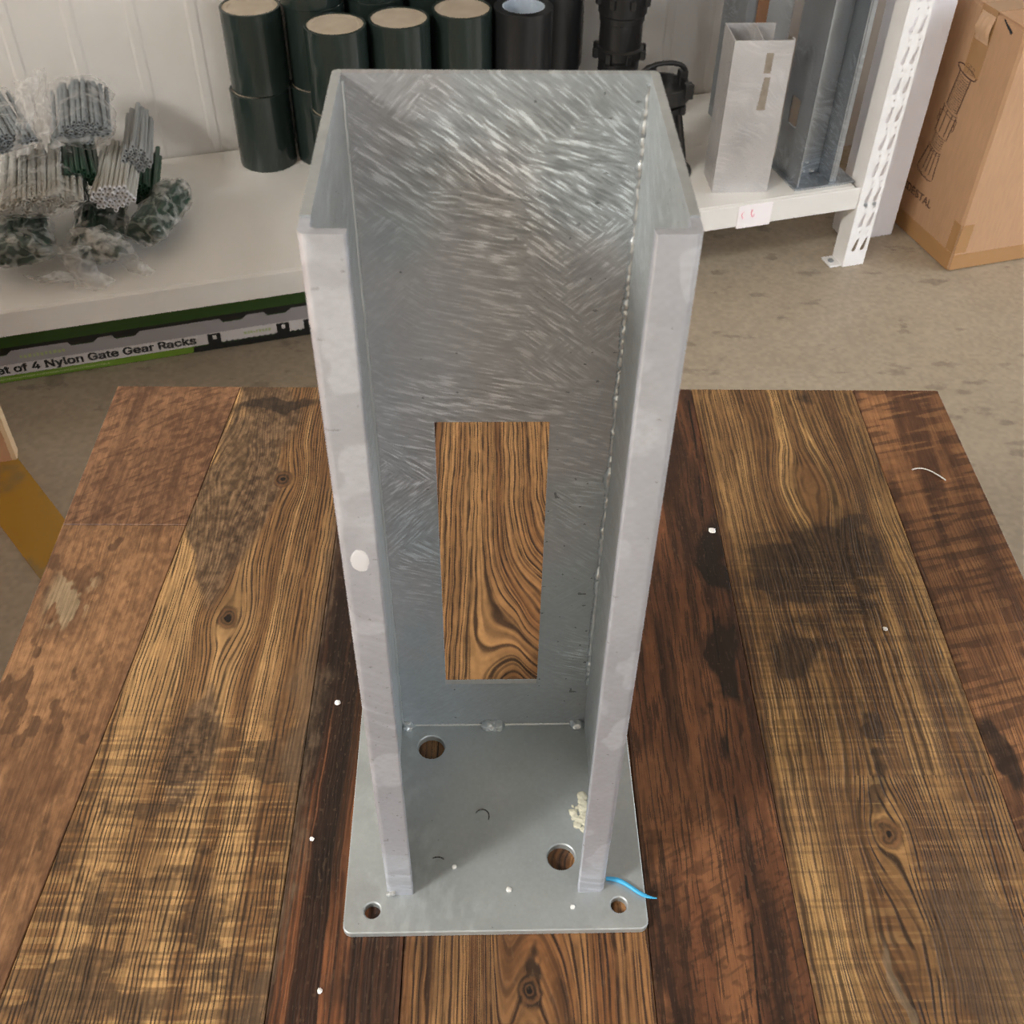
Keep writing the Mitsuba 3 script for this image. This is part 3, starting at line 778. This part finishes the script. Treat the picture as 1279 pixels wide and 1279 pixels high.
obj('front_plate', rbox(0, AW, 0, at_, 0, AH, 0.0005), 'alu', al, alf)
obj('left_plate', rbox(0, at_, at_, AD, 0, AH, 0.0005), 'alu', al, alf)
obj('back_plate', rbox(at_, AW * 0.86, AD - at_, AD, 0, AH, 0.0005), 'alu', al, alf)
obj('divider', hull([(x, y, z) for (x, y) in ((AW * 0.47, at_), (AW * 0.49, at_), (AW * 0.51, AD - at_), (AW * 0.53, AD - at_)) for z in (0, AH - 0.001)]), 'alu', al, alf)
obj('edge_lip', rbox(AW - at_, AW, at_, 0.016, 0, AH + 0.002, 0.0005), 'alu', al, alf)
obj('tape_residue', rbox(AW * 0.56, AW * 0.68, -0.0005, 0.0001, AH * 0.80, AH * 0.925, 0.0001), 'alu_stain', al, alf, label='brown tape residue')
obj('tape_residue', hull([(x, y, z) for y in (-0.0005, 0.0001) for x, z in ((AW * 0.545, AH * 0.565), (AW * 0.69, AH * 0.565), (AW * 0.69, AH * 0.775), (AW * 0.59, AH * 0.775))]), 'alu_stain', al, alf, label='brown tape residue')

# ------------------------------------------------------------------ taller galvanised channel behind it
g2 = thing('galvanised_channel', 'tall galvanised channel on a foot plate beside the white rack upright', 'metal channel')
obj('foot_plate', rbox(-0.150, 0.006, 0.020, 0.175, ZS, ZS + 0.005, 0.001), 'galv_far', g2, rack)
cu0, cu1, cn0, cn1, ctop = -0.140, -0.052, 0.030, 0.150, 0.06
def lplate(mesh, m='galv_far', **k): return obj('side_plate', mesh, m, g2, rack, **k)
hole = sbox(cn0, ZS + 0.005, cn1, ctop).difference(sbox(cn0 + 0.055, ZS + 0.12, cn0 + 0.095, ZS + 0.185))
v, f = prism(hole, 0, 0.004); obj('side_plate', (np.c_[v[:, 2] + cu0, v[:, 0], v[:, 1]], f), 'galv_far', g2, rack)
obj('side_plate', rbox(cu1 - 0.004, cu1, cn0, cn1, ZS + 0.005, ctop, 0.0008), 'galv_far', g2, rack)
obj('rear_plate', rbox(cu0 + 0.004, cu1 - 0.004, cn0 + 0.055, cn0 + 0.059, ZS + 0.005, ctop, 0.0008), 'galv_far', g2, rack)
obj('flange', rbox(cu1, cu1 + 0.012, cn0 - 0.001, cn0 + 0.004, ZS + 0.005, ctop, 0.001), 'galv_far', g2, rack)
for i, (x, z) in enumerate(((-0.112, 0.05), (-0.095, 0.03), (-0.100, 0.008), (-0.075, 0.006))):
    obj('weld_spot', blob((x, cn0 + 0.053, ZS + 0.005 + z), 0.006, i + 30, 0.6, 0.5, 2), 'galv_weld', g2, rack, smooth=True)
g3 = thing('steel_post_sample', 'grey steel post leaning space behind the aluminium profile against the wall', 'metal post')
labels[g3]['label'] = 'grey steel post standing behind the aluminium profile near the wall'
obj('tube', cat([rbox(-0.175, -0.055, 0.330, 0.335, ZS, 0.12, 0.001), rbox(-0.175, -0.170, 0.335, 0.45, ZS, 0.12, 0.001), rbox(-0.060, -0.055, 0.335, 0.45, ZS, 0.12, 0.001), rbox(-0.170, -0.06, 0.445, 0.45, ZS, 0.12, 0.001)]), 'galv_far', g3, rack)
obj('wood_insert', rbox(-0.150, -0.125, 0.322, 0.330, ZS + 0.25, 0.115, 0.001), 'brown_wood', g3, rack, label='brown wooden strip')
k = obj('white_box', rbox(-0.43, -0.30, 0.43, 0.56, ZS, ZS + 0.075, 0.002), 'white_card', None, rack)
labels[k] = {'label': 'low white box at the foot of the wall behind the aluminium profile', 'category': 'box'}

# ------------------------------------------------------------------ tall white carton beside the rack
k = obj('white_carton', rbox(0.079, 0.212, 0.098, 0.172, FL, 0.55, 0.0025), 'white_card', None, rack)
labels[k] = {'label': 'tall narrow white carton standing between the rack upright and the brown carton', 'category': 'carton'}

# ------------------------------------------------------------------ brown carton
cx = thing('brown_carton', 'large brown cardboard carton printed with a pedestal drawing at the right edge', 'carton')
U0, U1, N0, N1, CT = 0.250, 0.78, -0.095, 0.30, -0.168


def bulge(v):
    v = v.copy()
    return v


rngc = np.random.default_rng(9)
obj('body', rbox(U0, U1, N0, N1, FL, CT - 0.003, 0.006), 'kraft_card', cx, rack)
obj('top_flap', rbox(U0 + 0.001, U1, N0 + 0.001, 0.033, CT - 0.003, CT, 0.001), 'kraft_card', cx, rack)
obj('top_flap', rbox(U0 + 0.001, U1, 0.036, N1, CT - 0.003, CT, 0.001), 'kraft_card', cx, rack)
obj('packing_tape', rbox(U0 - 0.0006, U0 + 0.0002, 0.006, 0.062, CT - 0.150, CT, 0.0001), 'packing_tape', cx, rack)
obj('packing_tape', rbox(U0 - 0.0006, U1, 0.006, 0.062, CT, CT + 0.0006, 0.0001), 'packing_tape', cx, rack)
# loose glossy tape end
gv, gf = [], []
nn = 14
for i in range(nn):
    for j in range(nn):
        s, t = i / (nn - 1), j / (nn - 1)
        gv.append((U0 - 0.0012 - 0.012 * (math.sin(t * 3.1) ** 2) * (0.4 + 0.6 * math.sin(s * 9) ** 2), 0.008 + 0.050 * s, CT - 0.012 - 0.062 * t))
for i in range(nn - 1):
    for j in range(nn - 1):
        q = i * nn + j; gf += [(q, q + 1, q + nn + 1), (q, q + nn + 1, q + nn)]
obj('loose_tape', (np.array(gv), np.array(gf)), 'clear_tape', cx, rack, smooth=True, label='wrinkled shiny end of packing tape')
obj('bottom_tape', cat([rbox(U0 - 0.0007, U0 + 0.0002, N0 + 0.004, N1 - 0.003, FL + 0.004, FL + 0.048, 0.0001), rbox(U0 + 0.004, U1 - 0.003, N0 - 0.0007, N0 + 0.0002, FL + 0.004, FL + 0.045, 0.0001)]), 'packing_tape', cx, rack, label='shiny brown tape round the bottom edge')
obj('corner_tape', cat([rbox(U0 - 0.0008, U0 + 0.0002, N0 + 0.003, N0 + 0.030, FL + 0.05, FL + 0.125, 0.0001), rbox(U0 + 0.003, U0 + 0.035, N0 - 0.0008, N0 + 0.0002, FL + 0.05, FL + 0.125, 0.0001)]), 'packing_tape', cx, rack)
obj('flap_slit', hull([(x, n, z) for x in (U0 - 0.0008, U0 + 0.0005) for n, z in ((-0.018, CT - 0.006), (-0.052, CT - 0.020), (-0.055, CT - 0.024), (-0.050, CT - 0.027), (-0.02, CT - 0.010))]), 'print_black', cx, rack)


def on_face(v):
    """(a to the right, b up, depth outwards) on the left face of the carton"""
    v = np.asarray(v)
    return rack(np.c_[U0 - 0.0002 - v[:, 2], 0.139 - v[:, 0], v[:, 1]])


def ribbon(pts, w=0.0028):
    g = LineString(pts).buffer(w / 2, cap_style=2, quad_segs=2)
    return prism(g, 0, 0.0004)


def face_obj(name, mesh, m, parent, label=None):
    v, f = mesh
    return obj(name, (v, f), m, parent, on_face, label=label)


tx = meshkit.text_mesh('PEDESTAL', 0.0185, 0.0004, bold=True)
v, f = tm(tx); w_ = v[:, 0].max()
v[:, 0] = v[:, 0] * (0.143 / w_) - 0.036; v[:, 1] = v[:, 1] - 0.648
face_obj('lettering', (v, f), 'print_ink', cx, 'printed word PEDESTAL')
# pedestal drawing: axis from (0.047,-0.592) to (0.094,-0.305)
A0, A1 = np.array([0.047, -0.594]), np.array([0.092, -0.306])
AL = np.linalg.norm(A1 - A0); ay = (A1 - A0) / AL; ax = np.array([ay[1], -ay[0]])
def D2(s, r): return A0 + ay * s * AL + ax * r
lines = []
def ell(s, r, k=0.28, a0=0, a1=2 * math.pi, n=28): return [D2(s, 0) + ax * r * math.cos(t) + ay * r * k * math.sin(t) for t in np.linspace(a0, a1, n)]
lines.append(ribbon(ell(0.97, 0.037, 0.25), 0.003))
for q in (-0.012, 0.002, 0.015):
    lines.append(ribbon([D2(0.97, q), D2(1.03, q), D2(1.03, q + 0.006), D2(0.97, q + 0.006)], 0.0012))
for s in np.linspace(0.66, 0.93, 15): lines.append(ribbon(ell(s, 0.023, 0.25, math.pi, 2 * math.pi, 14), 0.0013))
for sg in (-1, 1): lines.append(ribbon([D2(0.65, sg * 0.023), D2(0.95, sg * 0.023)]))
lines.append(ribbon(ell(0.64, 0.030, 0.25, math.pi, 2 * math.pi), 0.0016)); lines.append(ribbon(ell(0.61, 0.030, 0.25, math.pi, 2 * math.pi), 0.0016))
for q in (-0.027, -0.010, 0.012, 0.027): lines.append(ribbon([D2(0.62, q), D2(0.42, q * 0.93)]))
lines.append(ribbon(ell(0.42, 0.027, 0.28, math.pi, 2 * math.pi), 0.0014))
for s in (0.55, 0.6): lines.append(ribbon([D2(s, 0.028), D2(s, 0.034), D2(s - 0.04, 0.033), D2(s - 0.04, 0.028)], 0.0016)); lines.append(ribbon([D2(s - .02, -0.028), D2(s - .02, -0.034), D2(s - 0.06, -0.033), D2(s - 0.06, -0.028)], 0.0016))
for s in np.linspace(0.31, 0.41, 6): lines.append(ribbon(ell(s, 0.021, 0.25, math.pi, 2 * math.pi, 14), 0.0013))
lines.append(ribbon(ell(0.29, 0.026, 0.25, math.pi, 2 * math.pi), 0.002)); lines.append(ribbon(ell(0.27, 0.026, 0.25, math.pi, 2 * math.pi), 0.0012))
for q in (-1, -0.4, 0.0, 0.45, 1): lines.append(ribbon([D2(0.27, q * 0.024), D2(0.06, q * 0.034)]))
lines.append(ribbon(ell(0.05, 0.034, 0.30, math.pi, 2 * math.pi), 0.0016))
for q in (-0.012, 0.008, 0.018): lines.append(ribbon(ell(0.02, 0.002, 1) + 0 * np.zeros((28, 2)) + ax * q, 0.0012))
face_obj('line_drawing', cat(lines), 'print_ink', cx, 'printed line drawing of an adjustable pedestal')

# ------------------------------------------------------------------ gear rack box on the floor under the shelf
gb = thing('gear_rack_box', 'long flat printed box lying on the floor under the shelf', 'box')
BU0, BU1, BN, BZ1 = -2.35, -1.02, 0.065, -0.617
obj('body', rbox(BU0, BU1, BN, 0.42, FL, BZ1, 0.002), 'print_green', gb, rack)


def on_box(v):
    v = np.asarray(v); return rack(np.c_[v[:, 0], BN + 0.0002 - v[:, 2], v[:, 1]])


def band(name, pts, m, lift, label=None, hl=None):
    g = Polygon(pts) if not hasattr(pts, 'geom_type') else pts
    v, f = prism(g, 0, 0.0004 + lift)
    return obj(name, (v, f), m, gb, on_box, label=label)


BB = FL
lime_end = -1.545
band('printed_band', [(BU0, BB + 0.070), (BU1, BB + 0.070), (BU1, BB + 0.086), (BU0, BB + 0.086)], 'print_black', 0)
up = [(BU0, BB + 0.045), (BU1, BB + 0.045), (BU1, BB + 0.078)]
for (a, b_) in ((-1.125, -1.145), (-1.335, -1.375), (-1.43, -1.47), (-1.655, -1.695), (-1.74, -1.785), (-1.915, -1.96)):
    up += [(a + 0.012, BB + 0.078), (a, BB + 0.068), (b_, BB + 0.068), (b_ - 0.006, BB + 0.078)]
up += [(BU0, BB + 0.078)]
band('printed_band', up, 'print_grey', 0.0002, 'grey band with notches')
band('printed_band', [(BU0, BB + 0.018), (BU1, BB + 0.018), (BU1, BB + 0.045), (BU0, BB + 0.045)], 'print_light', 0.0001)
band('printed_band', [(BU0, BB + 0.002), (lime_end, BB + 0.002), (lime_end + 0.006, BB + 0.018), (BU0, BB + 0.018)], 'print_lime', 0.0002, 'lime green strip')
teeth = [sbox(lime_end + 0.003, BB + 0.002, BU1, BB + 0.015)]
x = lime_end + 0.06
while x < BU1 - 0.01:
    teeth.append(sbox(x, BB + 0.014, x + 0.006, BB + 0.020)); x += 0.012
for x in (-1.495, -1.345, -1.285, -1.20):
    teeth.append(sbox(x - 0.014, BB + 0.014, x + 0.014, BB + 0.043).difference(sbox(x - 0.003, BB + 0.028, x + 0.005, BB + 0.039)))
gx = unary_union(teeth)
for g_ in getattr(gx, 'geoms', [gx]): band('rack_print', g_, 'print_black', 0.0004)
tx = meshkit.text_mesh('Set of 4 Nylon Gate Gear Racks', 0.0175, 0.0008, bold=True)
v, f = tm(tx); w_ = v[:, 0].max() - v[:, 0].min()
v[:, 0] = (v[:, 0] - v[:, 0].min()) * (0.428 / w_) - 1.962; v[:, 1] = v[:, 1] + BB + 0.0245
obj('lettering', cat([(v + np.array([dx, dy, 0]), f) for dx in (-0.0005, 0.0005) for dy in (-0.0003, 0.0003)]), 'print_black', gb, on_box, label='printed words Set of 4 Nylon Gate Gear Racks')
rg = np.random.default_rng(2)


def squiggle(x0, x1, y, h, m):
    out = []; x = x0
    while x < x1:
        w = h * (0.4 + 0.4 * rg.random()); out.append(prism(sbox(x, y, x + w, y + h * (0.7 + 0.3 * rg.random())), 0, 0.0009)); x += w + h * 0.35
    obj('small_print', cat(out), m, gb, on_box)


squiggle(-1.89, -1.80, BB + 0.056, 0.009, 'print_pale_green')
squiggle(-1.43, -1.372, BB + 0.029, 0.007, 'print_pale_green')
squiggle(-1.95, -1.72, BB + 0.008, 0.004, 'print_pale_green')

# ------------------------------------------------------------------ wooden bench at the left, only the foot of one leg in view
wb2 = thing('wooden_bench', 'plywood bench leg standing on the floor at the left edge of the picture', 'bench')
obj('leg', hull([(x, y, z) for x, y in ((-1.25, 1.222), (-0.945, 1.300), (-1.258, 1.252), (-0.953, 1.330)) for z in (FL, 0.0)]), 'plywood', wb2)
obj('leg', hull([(x, y, z) for x, y in ((-1.90, 1.05), (-1.60, 1.13), (-1.908, 1.08), (-1.608, 1.16)) for z in (FL, 0.0)]), 'plywood', wb2)
obj('edge_band', hull([(x, y, z) for x, y in ((-0.945, 1.3005), (-0.9365, 1.3025), (-0.953, 1.3305), (-0.9445, 1.3325)) for z in (FL, 0.0)]), 'plywood_edge', wb2, label='pale edge of the leg')
obj('bench_top', hull([(x, y, z) for x, y in ((-1.95, -0.45), (-0.55, -0.45), (-0.55, 0.10), (-0.98, 0.25), (-0.94, 1.34), (-1.95, 1.10)) for z in (0.0, 0.03)]), 'plywood', wb2)
obj('leg', rbox(-1.90, -1.60, 0.06, 0.09, FL, 0.0, 0.001), 'plywood', wb2)

# ------------------------------------------------------------------ bundles of plastic sticks in bags
hexa = np.array([(math.cos(a), math.sin(a)) for a in np.arange(7) * 2 * math.pi / 7])


def stick_mesh(r, L):
    n = 7; ri = 0.55 * r
    v = np.vstack([np.c_[hexa * r, np.zeros(n)], np.c_[hexa * r, np.full(n, L)], np.c_[hexa * ri, np.zeros(n)], np.c_[hexa * ri, np.full(n, 0.012)], np.c_[hexa * ri * 0 , np.full(n, 0.012)], np.c_[hexa * 0, np.full(n, L)]])
    f = []
    for j in range(n):
        q = (j + 1) % n
        f += [(j, q, n + q), (j, n + q, n + j), (2 * n + q, 2 * n + j, j), (2 * n + q, j, q), (3 * n + j, 2 * n + j, 2 * n + q), (3 * n + j, 2 * n + q, 3 * n + q), (4 * n + j, 3 * n + j, 3 * n + q), (n + j, n + q, 5 * n + j)]
    return v, np.array(f)


STICK, TIPS = {}, {}
rb = np.random.default_rng(21)
bundle_pts = []


def bundle(u, n, z, a, b, r, L, yaw, pitch_, m, label, group, keep, endm=None):
    """sticks along +n from the end that faces the room; a, b: half width and half height"""
    if (r, L) not in STICK:
        STICK[(r, L)] = mikit.ply(trimesh.Trimesh(*stick_mesh(r, L), process=False))
    pos = []
    j = 0
    zz = -b + r
    while zz < b:
        xx = -a + r + (r if j % 2 else 0)
        while xx < a:
            if (xx / a) ** 2 + (zz / b) ** 2 < 1.0: pos.append((xx, zz))
            xx += 2.05 * r
        zz += 1.8 * r; j += 1
    pos.sort(key=lambda q: -q[1] + 0.25 * abs(q[0]))
    ends = []
    e1 = np.array([math.cos(yaw), math.sin(yaw)]); e2 = np.array([-e1[1], e1[0]])
    for (xx, zz) in pos[:keep]:
        dy = (rb.random() - 0.5) * 0.012
        d = np.array([(rb.random() - .5) * 0.05, 1, pitch_ + (rb.random() - .5) * 0.04]); d /= np.linalg.norm(d)
        q0 = np.array([xx, dy, zz])
        loc = lambda q: np.array([*(RO + (u + q[0] * e1[0] + q[1] * e2[0]) * RD + (n + q[0] * e1[1] + q[1] * e2[1]) * RN), z + q[2] + ZT])
        P0, P1 = loc(q0), loc(q0 + d * L)
        w = (P1 - P0) / np.linalg.norm(P1 - P0); s = np.cross(w, [0, 0, 1]); s /= np.linalg.norm(s); t = np.cross(w, s)
        M = np.eye(4); M[:3, 0], M[:3, 1], M[:3, 2], M[:3, 3] = s, t, w, P0
        k = key('plastic_stick')
        scene[k] = {**STICK[(r, L)], 'bsdf': {'type': 'ref', 'id': m}, 'to_world': T(M.tolist())}
        labels[k] = {'label': label, 'category': 'plastic stick', 'group': group}
        if endm:
            if r not in TIPS: TIPS[r] = mikit.ply(lathe([(r * 0.6, -0.0015), (r * 1.06, -0.0015), (r * 1.06, 0.006), (r * 0.6, 0.006), (r * 0.6, -0.0015)], 8))
            scene[k + '__tip'] = {**TIPS[r], 'bsdf': {'type': 'ref', 'id': endm}, 'to_world': T(M.tolist())}
        ends += [P0, P1]
    return np.array(ends)


def bag(pts, grow, seed, label, m='bag_film'):
    """Crumpled clear film round the points."""
    rngb = np.random.default_rng(seed)
    M = hull(np.vstack([p + grow * d for p in pts for d in np.array([(1, 0, 0), (-1, 0, 0), (0, 1, 0), (0, -1, 0), (0, 0, 1), (0, 0, -0.55)])]).reshape(-1, 3))
    M = M.refine_to_length(0.011)
    v, f = tm(M); tmh = trimesh.Trimesh(v, f, process=True)
    nrm = np.array(tmh.vertex_normals); v = np.array(tmh.vertices)
    rid = 1 - np.abs(2 * meshkit.fbm(v * 16 + seed, 3, seed) - 1)
    h = 0.020 * (rid - 0.75) + 0.012 * (meshkit.fbm(v * 40, 2, seed + 3) - 0.5)
    v = v + nrm * h[:, None]
    v[:, 2] = np.maximum(v[:, 2], ZS + ZT + 0.0015)
    k = thing('plastic_bag', label, 'bag')
    scene[key('film', k)] = mikit.ply(trimesh.Trimesh(v, tmh.faces, process=False), m, smooth=True)
    return k


e = {}
e['g1'] = bundle(-1.835, 0.085, ZS + 0.043, 0.085, 0.040, 0.0055, 0.26, 0.05, 0.0, 'rod_green', 'dark green stick in the lower left bag', 'green sticks in the lower left bag', 34)
e['g2'] = bundle(-1.690, 0.090, ZS + 0.034, 0.060, 0.030, 0.0055, 0.24, -0.1, 0.0, 'rod_green', 'dark green stick in the bag at the front of the pile', 'green sticks in the front bag', 26)
e['g3'] = bundle(-1.590, 0.130, ZS + 0.044, 0.040, 0.040, 0.0055, 0.17, -0.45, 0.0, 'rod_green', 'dark green stick in the bag at the right end of the pile', 'green sticks in the right bag', 26)
e['l1'] = bundle(-1.775, 0.150, -0.418, 0.088, 0.034, 0.0046, 0.22, 0.0, 0.02, 'rod_pale', 'pale grey stick in the wide middle bundle on the left', 'pale sticks of the wide bundle', 62)
e['l2'] = bundle(-1.635, 0.170, -0.425, 0.045, 0.030, 0.0046, 0.20, -0.15, 0.02, 'rod_pale', 'pale hollow stick in the bundle with white ends', 'sticks of the white ended bundle', 40, 'rod_white_end')
e['t1'] = bundle(-1.665, 0.25, -0.330, 0.058, 0.040, 0.0046, 0.20, 0.0, 0.03, 'rod_slate', 'slate grey stick in the top bundle', 'sticks of the top bundle', 46)
e['t2'] = bundle(-1.578, 0.27, -0.405, 0.030, 0.042, 0.0048, 0.19, -0.1, 0.03, 'rod_grey', 'grey stick in the narrow bundle at the wall', 'sticks of the narrow bundle', 30)
e['t3'] = bundle(-1.805, 0.22, -0.325, 0.060, 0.038, 0.0044, 0.22, 0.25, 0.03, 'rod_slate', 'slate grey stick in the top left bundle', 'sticks of the top left bundle', 40)
bundle(-1.700, 0.24, -0.440, 0.055, 0.055, 0.0055, 0.20, 0.05, 0.0, 'rod_green', 'dark green stick in the middle of the pile under the slate bundle', 'green sticks in the middle of the pile', 30)
bundle(-1.585, 0.275, ZS + 0.047, 0.038, 0.046, 0.0055, 0.18, -0.1, 0.0, 'rod_green', 'dark green stick by the wall under the narrow grey bundle', 'green sticks by the wall', 24)
b1 = bag(e['g1'], 0.012, 1, 'crumpled clear bag of green sticks at the front left of the shelf')
b2 = bag(e['g2'], 0.012, 2, 'crumpled clear bag of green sticks at the front of the pile')
bag(e['g3'], 0.012, 3, 'clear bag of green sticks at the right end of the pile')
bag(e['l1'], 0.008, 4, 'clear bag round the wide pale bundle', 'bag_film_clear')
bag(e['t1'], 0.012, 6, 'clear bag round the top bundle of slate sticks', 'bag_film_clear')
b3 = bag(e['t3'], 0.012, 7, 'clear bag with a standing twisted neck round the top left bundle', 'bag_film_clear')


def flap(p0, p1, w0, w1, seed, parent, lean, bulge=0.02):
    """A loose crumpled tongue of film from p0 to p1."""
    nn, mm = 26, 13; V = []; F = []
    for i in range(nn):
        s = i / (nn - 1)
        for j in range(mm):
            t = j / (mm - 1) - 0.5
            w = (w0 * (1 - s) + w1 * s) * (1 + 0.18 * math.sin(s * 5 + seed))
            q = np.array(p0) * (1 - s) + np.array(p1) * s + np.array([t * w, lean * math.sin(s * 3.14) - bulge * math.cos(t * 3.14), 0.35 * bulge * math.cos(t * 3.14) * (1 - s)])
            V.append(q)
    for i in range(nn - 1):
        for j in range(mm - 1):
            q = i * mm + j; F += [(q, q + 1, q + mm + 1), (q, q + mm + 1, q + mm)]
    v = rack(np.array(V)); v += 0.022 * (np.stack([meshkit.fbm(v * 30, 3, seed + k) for k in range(3)], 1) - 0.5)
    v[:, 2] = np.maximum(v[:, 2], ZS + ZT + 0.001)
    scene[key('film_flap', parent)] = mikit.ply(trimesh.Trimesh(v, np.array(F), process=False), 'bag_film', smooth=True)


flap((-1.735, 0.25, -0.335), (-1.725, 0.33, -0.205), 0.045, 0.018, 1, b3, -0.01, 0.012)
flap((-1.785, 0.22, -0.325), (-1.745, 0.31, -0.215), 0.035, 0.045, 2, b3, -0.01, 0.012)
flap((-1.85, 0.12, -0.44), (-1.72, 0.085, -0.475), 0.07, 0.06, 4, b1, -0.02)
flap((-1.80, 0.06, -0.50), (-1.73, 0.075, -0.535), 0.08, 0.05, 5, b1, -0.01)
flap((-1.70, 0.14, -0.455), (-1.60, 0.06, -0.525), 0.07, 0.05, 6, b2, -0.02)
flap((-1.735, 0.10, -0.475), (-1.70, 0.045, -0.535), 0.05, 0.08, 8, b2, -0.01)
